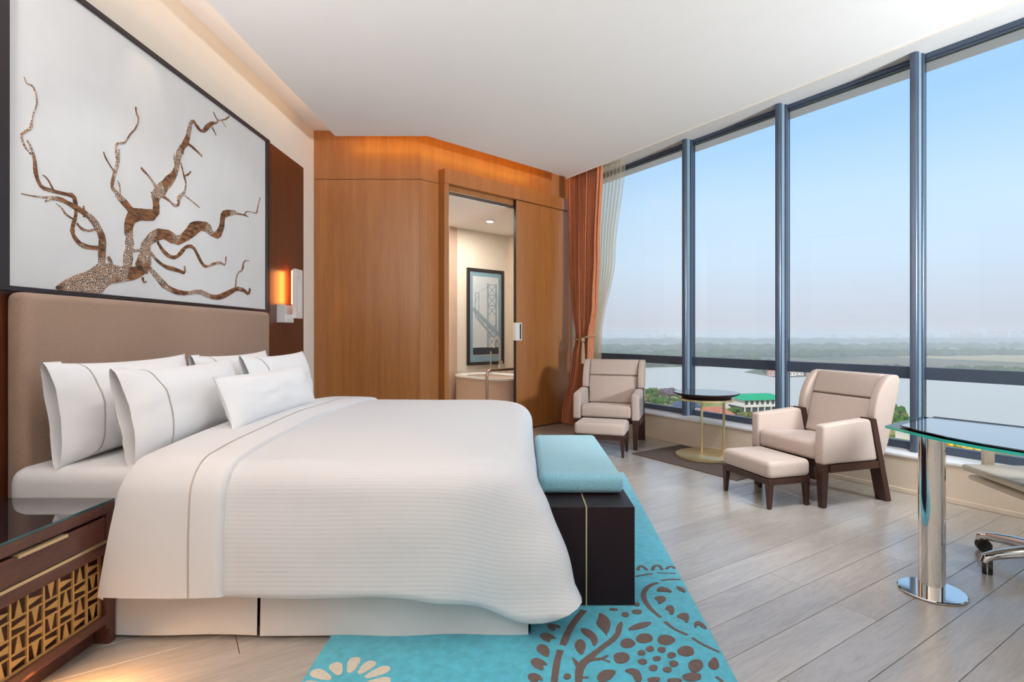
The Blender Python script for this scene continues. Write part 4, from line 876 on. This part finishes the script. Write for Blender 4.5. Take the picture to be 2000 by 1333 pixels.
for c in range(NCOL):
    yb, ya = LYE - 0.0597 * c - 0.0035, LYE - 0.0597 * (c + 1) + 0.0035
    for r in range(NR):
        z0 = LZ0 + CH * r; z1 = z0 + CH
        if r: MB().box(LX0 + 0.001, LX1 - 0.001, ya, yb, z0 - 0.003, z0 + 0.003).build('cross_bar', 'latticegold', lat)
        z0 += 0.003; z1 -= 0.003; ym, zm = (ya + yb) / 2, (z0 + z1) / 2
        if (c + r) % 2 == 0:
            up = 1 if (r + c // 2) % 2 else -1
            b, tp = (z0, z1) if up > 0 else (z1, z0)
            tri = [(ym - 0.013, b), (ym + 0.013, b), (ym + 0.002, tp), (ym - 0.002, tp)]
        else:
            fl = 1 if (c + r // 2) % 2 else -1
            b, tp = (ya, yb) if fl > 0 else (yb, ya)
            tri = [(b, zm - 0.012), (tp, zm - 0.002), (tp, zm + 0.002), (b, zm + 0.012)]
        MB().prism(tri, lambda a, q, h: (h, a, q), LX0 + 0.002, LX1 - 0.002).build('wedge', 'latticegold', lat)
light('nightstand_glow', 'AREA', (NX - 0.03, 1.74, 0.080), (0.45, 0.1, -1), 3.6, (1.0, 0.50, 0.16), 0.04, 0.58, spread=math.radians(140))

# ================================================================ ARMCHAIRS AND OTTOMANS
def armchair():
    t = bpy.data.objects.new('armchair', None); C.objects.link(t); t.empty_display_size = 0.1
    B = lambda mb, n, m='taupe', **k: mb.build(n, m, t, world=False, **k)
    side = lambda lo, hi: None
    fx = lambda a, b, h: (h, a, b)         # profile (depth, height) extruded across
    for s in (1, -1):
        lo, hi = (0.265, 0.345) if s > 0 else (-0.345, -0.265)
        prof = [(-0.035, 0.30), (0.47, 0.30), (0.405, 0.592), (0.35, 0.598), (-0.030, 0.572)]
        B(MB().prism(prof, fx, lo, hi), 'arm', bevel=0.020, seg=3)
        lo, hi = (0.262, 0.348) if s > 0 else (-0.348, -0.262)
        wing = chaikin([(0.435, 0.585), (0.455, 0.70), (0.49, 0.79), (0.545, 0.862), (0.60, 0.903), (0.70, 0.900), (0.655, 0.72), (0.545, 0.32), (0.475, 0.32)], 1)
        B(MB().prism(wing, fx, s * 0.278 if s > 0 else -0.346, 0.346 if s > 0 else -0.278), 'wing', bevel=0.016, seg=3)
        # slanted rear leg from the arm's top to the floor
        x0, x1 = (0.260, 0.351) if s > 0 else (-0.351, -0.260)
        B(MB().prism([(0.398, 0.603), (0.447, 0.597), (0.592, 0.0), (0.545, 0.0)], fx, x0, x1), 'leg', 'leg', bevel=0.003, seg=1)
        B(MB().taper((s * 0.305, 0.0, 0.0), (s * 0.305, 0.0, 0.302), (0.020, 0.020), (0.030, 0.032)), 'leg', 'leg', bevel=0.003, seg=1)
        B(MB().box(*((0.30, 0.345) if s > 0 else (-0.345, -0.30)), 0.03, 0.53, 0.245, 0.298), 'side_rail', 'leg')
    B(MB().box(-0.27, 0.27, 0.02, 0.50, 0.262, 0.315), 'seat_frame', 'leg')
    B(MB().prism([(-0.030, 0.318), (0.50, 0.318), (0.50, 0.415), (0.02, 0.452), (-0.030, 0.440)], fx, -0.263, 0.263), 'seat_cushion', bevel=0.030, seg=4)
    # back: shell and two inner cushions
    B(MB().prism([(0.525, 0.31), (0.575, 0.31), (0.70, 0.893), (0.645, 0.905)], fx, -0.288, 0.288), 'back_shell', bevel=0.016, seg=3)
    B(MB().prism([(0.435, 0.425), (0.53, 0.40), (0.62, 0.715), (0.522, 0.722)], fx, -0.276, 0.276), 'back_cushion', bevel=0.018, seg=3)
    B(MB().prism([(0.520, 0.730), (0.62, 0.722), (0.66, 0.900), (0.588, 0.902)], fx, -0.276, 0.276), 'head_cushion', bevel=0.018, seg=3)
    B(MB().box(-0.274, 0.274, 0.533, 0.60, 0.717, 0.734), 'seam_line', 'seam')
    return t
def ottoman():
    t = bpy.data.objects.new('ottoman', None); C.objects.link(t); t.empty_display_size = 0.1
    B = lambda mb, n, m='taupe', **k: mb.build(n, m, t, world=False, **k)
    rows = []
    B(MB().box(-0.25, 0.25, -0.178, 0.178, 0.205, 0.325), 'cushion', bevel=0.034, seg=4)
    B(MB().box(-0.246, 0.246, -0.174, 0.174, 0.165, 0.206), 'apron', 'leg', bevel=0.002, seg=1)
    for sx in (-1, 1):
        for sy in (-1, 1):
            B(MB().taper((sx * 0.228, sy * 0.157, 0.0), (sx * 0.224, sy * 0.153, 0.166), (0.012, 0.012), (0.021, 0.021)), 'leg', 'leg', bevel=0.002, seg=1)
    return t
ch = armchair(); ch.location = (1.965, 4.013, 0); ch.rotation_euler = (0, 0, math.radians(-71.6))
tag(ch, 'taupe wing armchair with dark slanted legs beside the glass desk', 'armchair', 'armchairs by the window')
c2 = copy_tree(ch); c2.location = (0.865, 5.653, 0); c2.rotation_euler = (0, 0, math.radians(-18.0))
tag(c2, 'taupe wing armchair standing in the corner by the orange curtain', 'armchair', 'armchairs by the window')
ot = ottoman(); ot.location = (1.763, 3.951, 0); ot.rotation_euler = (0, 0, math.radians(-73))
tag(ot, 'taupe ottoman on dark legs in front of the armchair near the desk', 'ottoman', 'ottomans')
o2 = copy_tree(ot); o2.location = (0.792, 5.430, 0); o2.rotation_euler = (0, 0, math.radians(-18))
tag(o2, 'taupe ottoman in front of the armchair near the curtain', 'ottoman', 'ottomans')

# ================================================================ SIDE TABLE
tx, ty = 1.764, 5.212
st = thing('side_table', 'round dark topped side table on two gold posts and a gold base', 'side table', (tx, ty, 0.01))
MB().lathe([(0.005, 0), (0.275, 0), (0.285, 0.006), (0.285, 0.026), (0.279, 0.030), (0.005, 0.030)], (tx, ty, 0.0105), 48).build('base', 'gold', st, smooth=True)
MB().lathe([(0.005, 0), (0.225, 0), (0.235, 0.02), (0.300, 0.045), (0.305, 0.052), (0.303, 0.056), (0.005, 0.056)], (tx, ty, 0.577), 48).build('table_top', 'espresso', st, smooth=True)
MB().lathe([(0.005, 0), (0.25, 0), (0.25, 0.018), (0.005, 0.018)], (tx, ty, 0.5595), 48).build('top_ring', 'gold', st, smooth=True)
MB().lathe([(0.005, 0), (0.298, 0), (0.298, 0.002), (0.005, 0.002)], (tx, ty, 0.633), 48).build('top_inset', 'tabletop', st, smooth=True)
for dx, dy in ((-0.012, 0.09), (0.175, 0.01)): MB().tube([(tx + dx, ty + dy, 0.040), (tx + dx, ty + dy, 0.562)], 0.0125, 16).build('post', 'gold', st, smooth=True)

# ================================================================ CURTAINS
def wpt(a, o, z): return tuple(L0 + WD * a + PD * o + ZD * z)
def lerpk(z, keys):
    for (z0, *v0), (z1, *v1) in zip(keys, keys[1:]):
        if z0 >= z >= z1:
            t = (z0 - z) / (z0 - z1); t = t * t * (3 - 2 * t)
            return [a + (b - a) * t for a, b in zip(v0, v1)]
    return keys[-1][1:]
cur = thing('curtain', 'rust orange pleated curtain tied back in the corner of the window', 'curtain', wpt(4.2, -0.15, 0.0))
keys = [(3.39, 3.90, 4.57, -0.17, 0.040), (2.2, 3.97, 4.53, -0.17, 0.042), (1.55, 4.00, 4.46, -0.18, 0.045), (1.15, 4.06, 4.36, -0.19, 0.055), (0.9, 4.06, 4.42, -0.20, 0.05), (0.02, 4.02, 4.60, -0.24, 0.055)]
rows = []; n = 170
for j in range(61):
    z = 3.39 - (3.39 - 0.015) * j / 60
    if 1.08 < z < 1.22: pass
    a0, a1, oo, amp = lerpk(z, keys); row = []
    for i in range(n + 1):
        s = i / n; ph = s * 2 * PI * 13
        row.append(wpt(a0 + (a1 - a0) * s + 0.010 * math.sin(2 * ph + 0.6), oo + amp * math.sin(ph + 0.35 * math.sin(z * 1.7 + s * 9)) * (0.75 + 0.25 * math.sin(s * 23)), z))
    rows.append(row)
MB().grid(rows).build('drape', 'drape', cur, smooth=True, sharp=180, fix=False)
loop = []
for k in range(29):
    a = 2 * PI * k / 28; loop.append(wpt(4.205 + 0.185 * math.cos(a), -0.19 + 0.085 * math.sin(a), 1.155 - 0.03 * math.cos(a) * 0.6 - 0.035 * max(0, -math.sin(a)) * (1 - abs(math.cos(a)))))
tb = MB().tube(loop, 0.010, 8).build('tieback', 'rope', cur, smooth=True)
kx = wpt(4.12, -0.285, 1.12)
MB().lathe([(0.004, -0.03), (0.022, -0.02), (0.026, 0.0), (0.020, 0.018), (0.006, 0.026)], kx, 14).build('knot', 'rope', tb, smooth=True)
MB().lathe([(0.030, -0.30), (0.028, -0.2), (0.020, -0.06), (0.012, -0.03)], kx, 14).build('tassel', 'rope', tb, smooth=True)
sh = thing('sheer_curtain', 'cream sheer curtain gathered behind the orange curtain', 'curtain', wpt(3.9, -0.02, 0.0))
keys = [(3.35, 3.70, 4.45, 0.03, 0.025), (2.2, 3.88, 4.45, 0.03, 0.026), (1.15, 4.13, 4.42, 0.02, 0.025), (0.9, 4.14, 4.42, 0.02, 0.025), (0.30, 4.12, 4.45, 0.02, 0.025)]
rows = []
for j in range(41):
    z = 3.35 - (3.35 - 0.30) * j / 40; a0, a1, oo, amp = lerpk(z, keys)
    rows.append([wpt(a0 + (a1 - a0) * i / 110, oo + amp * math.sin(i / 110 * 2 * PI * 11), z) for i in range(111)])
MB().grid(rows).build('voile', 'sheer', sh, smooth=True, sharp=180, fix=False)

# ================================================================ DESK
dk = thing('glass_desk', 'glass desk with black top layer on a thick chrome column', 'desk', (1.896, 2.507, 0))
front = [(1.819, 2.711), (1.822, 2.54), (1.837, 2.363), (1.875, 2.215), (1.931, 2.083), (2.03, 1.90), (2.17, 1.71), (2.36, 1.52)]
glass = front + [(2.95, 1.90), (2.215, 3.00)]
xy = lambda a, b, h: (a, b, h)
g_ = MB(); nq = len(glass)
MB().prism(glass, xy, 0.726, 0.738).build('glass_sheet', 'deskglass', dk)
# ground glass edge strip
def rim(poly, dz0, dz1, outw):
    mb = MB(); c = Vector((sum(p[0] for p in poly) / len(poly), sum(p[1] for p in poly) / len(poly)))
    n = len(poly)
    op = [(p[0] + (Vector(p) - c).normalized().x * outw, p[1] + (Vector(p) - c).normalized().y * outw) for p in poly]
    vs = [(p[0], p[1], z) for z in (dz0, dz1) for p in poly] + [(p[0], p[1], z) for z in (dz0, dz1) for p in op]
    fs = []
    for i in range(n):
        j = (i + 1) % n
        fs += [(2 * n + i, 2 * n + j, 3 * n + j, 3 * n + i), (n + i, n + j, 3 * n + j, 3 * n + i), (i, j, 2 * n + j, 2 * n + i)]
    return mb.add(vs, fs)
rim(glass, 0.7255, 0.7385, 0.003).build('glass_edge', 'glassedge', dk, fix=True)
btop = [(1.862, 2.668), (1.852, 2.53), (1.858, 2.374), (1.890, 2.22), (1.945, 2.085), (2.045, 1.905), (2.18, 1.725), (2.37, 1.545), (2.90, 1.885), (2.245, 2.947)]
MB().prism(btop, xy, 0.7415, 0.7475).build('top_layer', 'blacktop', dk)
MB().lathe([(0.03, 0), (0.03, 0.003)], (2.05, 2.56, 0.7384), 16).lathe([(0.03, 0), (0.03, 0.003)], (2.3, 2.1, 0.7384), 16).build('spacer', 'chrome', dk)
MB().lathe([(0.052, 0.0), (0.052, 0.716)], (1.896, 2.507, 0.009), 40).build('column', 'chrome', dk, smooth=True)
MB().lathe([(0.01, 0), (0.128, 0), (0.134, 0.004), (0.134, 0.008), (0.130, 0.011), (0.01, 0.011)], (1.896, 2.507, 0.0), 56).build('base_plate', 'chrome', dk, smooth=True)
MB().lathe([(0.052, 0.0), (0.052, 0.716)], (2.55, 1.85, 0.009), 40).build('column', 'chrome', dk, smooth=True)
MB().lathe([(0.01, 0), (0.128, 0), (0.134, 0.004), (0.134, 0.008), (0.130, 0.011), (0.01, 0.011)], (2.55, 1.85, 0.0), 56).build('base_plate', 'chrome', dk, smooth=True)

# ================================================================ OFFICE CHAIR
ox, oy, orz = 2.62, 2.69, math.radians(-98)
oc = thing('office_chair', 'cream leather office chair on chrome castors behind the desk', 'office chair', (ox, oy, 0), orz)
B = lambda mb, n, m, **k: mb.build(n, m, oc, world=False, **k)
B(MB().box(-0.25, 0.25, -0.25, 0.25, 0.452, 0.486), 'seat_cushion', 'cream', bevel=0.014, seg=3)
B(MB().box(-0.23, 0.23, -0.23, 0.23, 0.405, 0.432), 'seat_pan', 'cream', bevel=0.012, seg=3)
B(MB().box(-0.10, 0.10, -0.10, 0.10, 0.432, 0.453), 'tilt_box', 'chrome')
B(MB().prism([(0.23, 0.50), (0.265, 0.50), (0.33, 0.98), (0.30, 0.98)], lambda a, b, h: (h, a, b), -0.22, 0.22), 'backrest', 'cream', bevel=0.012, seg=3)
for s in (-1, 1):
    B(MB().box(s * 0.262 - 0.014, s * 0.262 + 0.014, -0.135, -0.08, 0.42, 0.640), 'arm_post', 'cream', bevel=0.006, seg=2)
    B(MB().box(s * 0.262 - 0.022, s * 0.262 + 0.022, -0.20, 0.12, 0.640, 0.662), 'armrest', 'cream', bevel=0.008, seg=2)
B(MB().tube([(0, 0, 0.10), (0, 0, 0.41)], 0.028, 16), 'gas_column', 'chrome', smooth=True)
for k in range(5):
    a = 2 * PI * k / 5 + math.radians(276); c, s = math.cos(a), math.sin(a)
    lg = B(MB().tube([(c * 0.02, s * 0.02, 0.115), (c * 0.15, s * 0.15, 0.108), (c * 0.27, s * 0.27, 0.092), (c * 0.312, s * 0.312, 0.078), (c * 0.318, s * 0.318, 0.058)], [0.034, 0.028, 0.023, 0.024, 0.020], 12), 'base_arm', 'chrome', smooth=True)
    w_ = MB(); ca = math.cos(a + 0.9); sa = math.sin(a + 0.9)
    for q in (-1, 1):
        vs = []; n_ = 18
        for sd in (0.003, 0.021):
            for i in range(n_):
                an = 2 * PI * i / n_; r_ = 0.034
                lx, lz = r_ * math.cos(an), 0.034 + r_ * math.sin(an)
                vs.append((c * 0.30 + ca * lx - sa * sd * q, s * 0.30 + sa * lx + ca * sd * q, lz))
        w_.add(vs, [tuple(range(n_)), tuple(range(n_, 2 * n_))] + [(i, (i + 1) % n_, n_ + (i + 1) % n_, n_ + i) for i in range(n_)])
    w_.build('castor', 'black', oc, smooth=True, world=False)
# ================================================================ OUTDOORS (40 m below the viewer)
GZ = -38.8
lnd = struct(MB().prism([(-9000, 60), (16000, 60), (16000, 14000), (-9000, 14000)], xy, GZ - 30, GZ - 0.6).build('ground_far', 'land'))
near_shore = [(-60, 410), (20, 385), (82, 366), (107, 366), (120, 325), (139, 307), (158, 290), (176, 268), (170, 232), (160, 203), (182, 196), (250, 188), (420, 170)]
far_shore = [(900, 450), (560, 470), (385, 515), (290, 520), (262, 500), (232, 492), (228, 560), (282, 640), (215, 660), (110, 620), (40, 600), (-120, 600)]
MB().prism(near_shore + far_shore, xy, GZ - 3, GZ - 0.1).build('lake', 'water')
lk = bpy.data.objects['lake']; tag(lk, 'wide pale grey lake seen through the windows', 'lake', kind='stuff')
bk = MB().prism([(-200, 70), (460, 70)] + near_shore[::-1] + [(-200, 430)], xy, GZ - 3, GZ + 0.2).build('ground_bank', 'bank'); struct(bk)
struct(MB().prism([(700, 760), (1500, 640), (2200, 900), (1500, 1250), (600, 1150)], xy, GZ - 3, GZ - 0.3).build('ground_field', 'field'))
struct(MB().prism([(330, 1500), (1700, 1380), (1750, 1440), (330, 1580)], xy, GZ - 3, GZ - 0.25).build('ground_road', 'road'))
struct(MB().prism([(60, 205), (150, 172), (156, 178), (64, 213)], xy, GZ - 3, GZ + 0.3).build('ground_lane', 'road'))

rt = random.Random(11)
def blob(mb, c, r, h, seed, n=9, m=6):
    rows = []
    for j in range(m + 1):
        v = -PI / 2 + PI * j / m; row = []
        for i in range(n + 1):
            a = 2 * PI * (i % n) / n; d = Vector((math.cos(a) * math.cos(v), math.sin(a) * math.cos(v), math.sin(v)))
            k = 1 + 0.35 * mnoise.noise(d * 1.7 + Vector((seed, seed * 0.7, 0)))
            row.append((c[0] + d.x * r * k, c[1] + d.y * r * k, c[2] + d.z * h * k))
        rows.append(row)
    mb.grid(rows)
LABELS = {'tree1': 'leafy green tree on the near bank of the lake', 'tree2': 'olive green tree on the near bank of the lake', 'tree3': 'greyish violet tree on the near bank of the lake'}
def tree(x, y, r, h, mat, s):
    t = thing('bank_tree', LABELS[mat], 'tree', (x, y, GZ), group='%s trees on the near bank' % {'tree1': 'green', 'tree2': 'olive', 'tree3': 'violet'}[mat])
    mb = MB()
    for k in range(26):
        a = rt.uniform(0, 2 * PI); q = math.sqrt(rt.random()) * 0.8 * r
        blob(mb, (x + q * math.cos(a), y + q * math.sin(a), GZ + h * (0.35 + 0.5 * rt.random() * (1 - 0.6 * q / r))), r * rt.uniform(0.16, 0.34), h * rt.uniform(0.12, 0.2), s + k, 8, 5)
    mb.build('crown', mat, t)
    MB().tube([(x, y, GZ), (x, y, GZ + h * 0.55)], 0.04 * h, 6).build('trunk', 'trunk', t)
k = 0
for (x, y, r, h, m) in [(72, 318, 7, 9, 'tree1'), (79, 330, 6, 8, 'tree2'), (87, 322, 7, 9, 'tree3'), (95, 318, 6, 8, 'tree1'), (101, 312, 6, 8, 'tree2'), (74, 292, 6, 7, 'tree1'), (66, 300, 7, 8, 'tree2'), (83, 286, 6, 6, 'tree1'),
                        (103, 262, 4, 5, 'tree1'), (118, 300, 4, 5, 'tree2'), (120, 240, 5, 6, 'tree1'), (104, 247, 4, 5, 'tree2'), (127, 244, 4, 5, 'tree1'), (136, 243, 4, 5, 'tree2'),
                        (172, 256, 6, 9, 'tree2'), (168, 246, 6, 9, 'tree1'), (163, 238, 5, 7, 'tree2'), (158, 228, 5, 7, 'tree1'), (155, 220, 4, 5, 'tree2'), (215, 186, 4, 4, 'tree1'), (228, 181, 4, 4, 'tree2')]:
    tree(x, y, r, h, m, k * 3.7); k += 1
def house(name, label, x, y, sx, sy, h, rz, wall, roof, rh, group=None, flat=False):
    t = thing(name, label, 'building', (x, y, GZ), rz, group)
    b = MB().box(-sx / 2, sx / 2, -sy / 2, sy / 2, 0, h).build('walls', wall, t, world=False)
    o = 0.06 * sx
    if flat: MB().add([(-sx / 2 - o, -sy / 2 - o, h), (sx / 2 + o, -sy / 2 - o, h), (sx / 2 + o, sy / 2 + o, h), (-sx / 2 - o, sy / 2 + o, h), (-sx * .38, -sy * .3, h + rh), (sx * .38, -sy * .3, h + rh), (sx * .38, sy * .3, h + rh), (-sx * .38, sy * .3, h + rh)],
                      [(0, 3, 2, 1), (4, 5, 6, 7), (0, 1, 5, 4), (1, 2, 6, 5), (2, 3, 7, 6), (3, 0, 4, 7)]).build('roof', roof, t, world=False)
    else: MB().add([(-sx / 2 - o, -sy / 2 - o, h), (sx / 2 + o, -sy / 2 - o, h), (sx / 2 + o, sy / 2 + o, h), (-sx / 2 - o, sy / 2 + o, h), (-sx * .3, 0, h + rh), (sx * .3, 0, h + rh)],
                   [(0, 3, 2, 1), (0, 1, 5, 4), (1, 2, 5), (2, 3, 4, 5), (3, 0, 4)]).build('roof', roof, t, world=False)
    nwin = max(2, int(sx / 3))
    for i in range(nwin):
        xx = -sx / 2 + sx * (i + 0.5) / nwin
        MB().box(xx - 0.6, xx + 0.6, -sy / 2 - 0.08, -sy / 2 + 0.05, h * 0.35, h * 0.75).build('window', 'glassdark', t, world=False)
    return t
# the green roofed pavilion by the water
gp = thing('green_pavilion', 'lakeside pavilion with a bright emerald green roof and white columns', 'building', (120, 278, GZ), math.radians(12))
MB().box(-11, 11, -6, 6, 0, 3.2).build('ground_storey', 'glassdark', gp, world=False)
MB().box(-12, 12, -7, 7, 3.2, 3.8).build('floor_slab', 'bwhite', gp, world=False)
MB().box(-9.5, 9.5, -5, 5, 3.8, 6.6).build('upper_storey', 'bwhite', gp, world=False)
MB().add([(-11, -6.5, 6.6), (11, -6.5, 6.6), (11, 6.5, 6.6), (-11, 6.5, 6.6), (-8, -2, 9.0), (8, -2, 9.0), (8, 2.5, 9.0), (-8, 2.5, 9.0)], [(0, 3, 2, 1), (4, 5, 6, 7), (0, 1, 5, 4), (1, 2, 6, 5), (2, 3, 7, 6), (3, 0, 4, 7)]).build('roof', 'greenroof', gp, world=False)
for i in range(7):
    MB().box(-11.2 + 3.7 * i - 0.25, -11.2 + 3.7 * i + 0.25, -6.9, -6.4, 0, 3.2).build('column', 'bwhite', gp, world=False)
    MB().box(-9 + 3 * i - 0.9, -9 + 3 * i + 0.7, -5.1, -4.9, 4.2, 6.2).build('window', 'glassdark', gp, world=False)
house('bank_house', 'small yellow house with terracotta roof in front of the pavilion', 117, 246, 6, 5, 4, 0.2, 'byellow', 'redroof', 2)
house('bank_house', 'low house with wide terracotta roof behind the side table', 88, 250, 15, 9, 3, 0.1, 'bwhite', 'redroof', 3)
house('bank_house', 'long shed with navy tin roof near the window mullion', 82, 272, 13, 8, 3.5, -0.2, 'bwhite', 'navyroof', 2.5)
house('bank_house', 'shed with navy tin roof at the left end of the bank', 66, 258, 9, 7, 3.5, 0.1, 'byellow', 'navyroof', 2)
house('bank_house', 'small red roofed kiosk left of the green pavilion', 111, 290, 6, 5, 4, 0.1, 'bwhite', 'redroof', 2)
house('bank_house', 'cream house with terracotta roof beneath the desk glass', 148, 205, 10, 7, 3.5, 0.4, 'bwhite', 'redroof', 2.5)
m_ = MB()
for i in range(160):
    x = rt.uniform(150, 260); y = 197 - (x - 160) * 0.18 + rt.uniform(-16, 2)
    blob(m_, (x, y, GZ + 0.6), rt.uniform(0.8, 1.8), rt.uniform(0.6, 1.2), i, 6, 4)
tag(m_.build('flower_beds', 'bloom', smooth=True, sharp=180), 'red and yellow flower beds along the near shore at the right', 'flowers', kind='stuff')

# far shore: village on the spit, tree belts, city on the horizon
for i in range(9):
    x = 236 + i * 9.5 + rt.uniform(-0.5, 0.5); y = 512 + rt.uniform(0, 12)
    house('spit_house', 'red roofed house on the spit across the lake', x, y, rt.uniform(5, 8), 5, rt.uniform(3, 5), rt.uniform(-0.3, 0.3), rt.choice(['bwhite', 'bpink']), 'redroof', 2, 'houses on the spit')
def belt(name, label, pts, n, r, h, seed):
    mb = MB(); q = random.Random(seed)
    for i in range(n):
        t = q.random() * (len(pts) - 1); k = int(t); f = t - k
        a, b = pts[k], pts[min(k + 1, len(pts) - 1)]
        x = a[0] + (b[0] - a[0]) * f + q.uniform(-1, 1) * r * 3; y = a[1] + (b[1] - a[1]) * f + q.uniform(0, 1) * r * 8
        rr = r * q.uniform(0.6, 1.3)
        blob(mb, (x, y, GZ + h * 0.3), rr, h * q.uniform(0.5, 0.9), i, 7, 4)
    tag(mb.build(name, 'fartree', smooth=True, sharp=180), label, 'trees', kind='stuff')
belt('tree_belt', 'dense line of trees along the far shore of the lake', [(-150, 625), (40, 615), (110, 640), (215, 680), (290, 655)], 260, 6, 9, 1)
belt('tree_belt', 'trees behind the spit on the far shore at the right', [(260, 530), (300, 530), (385, 530), (560, 490), (900, 470)], 220, 5, 7, 2)
belt('tree_belt', 'hazy woodland in the plain beyond the lake', [(-300, 850), (300, 900), (900, 1000), (1600, 1050)], 420, 12, 10, 3)
belt('tree_belt', 'pale distant woodland further across the plain', [(-600, 1400), (500, 1250), (1500, 1500), (2600, 1500)], 420, 22, 13, 4)
belt('tree_belt', 'faint strip of forest below the horizon', [(-1200, 2600), (800, 2300), (2400, 2500), (4200, 2700)], 420, 45, 18, 5)
def tower(x, y, sx, sy, h, wall, label, group):
    t = thing('far_tower', label, 'building', (x, y, GZ), rt.uniform(-0.3, 0.3), group)
    MB().box(-sx / 2, sx / 2, -sy / 2, sy / 2, 0, h).box(-sx * 0.2, sx * 0.2, -sy * 0.2, sy * 0.2, h, h + 5).build('walls', wall, t, world=False)
    m_ = MB()
    for f in range(int(h / 9)): m_.box(-sx * 0.44, sx * 0.44, -sy / 2 - 0.4, -sy / 2 + 0.2, 4 + f * 9, 8 + f * 9)
    m_.build('window_bands', 'glassdark', t, world=False)
for i in range(34):
    a = rt.uniform(0.18, 1.0); y = rt.uniform(3000, 4600)
    tower(a * y, y, rt.uniform(25, 60), 25, rt.uniform(14, 40), rt.choice(['bwhite', 'bwhite', 'bpink']), 'pale distant building in the hazy city on the horizon', 'distant city buildings')
for i in range(16):
    y = rt.uniform(3000, 3300); a = 0.80 + 0.022 * i + rt.uniform(-0.004, 0.004)
    tower(a * y, y, rt.uniform(35, 55), 25, rt.uniform(35, 58), 'bpink', 'pinkish apartment slab on the hazy horizon at the far right', 'pink apartment slabs')

hz = MB().box(-9000, 16000, 150, 14000, GZ - 2, 8).build('haze', 'haze', None)
tag(hz, 'morning haze lying over the lake and the plain', 'haze', kind='stuff')
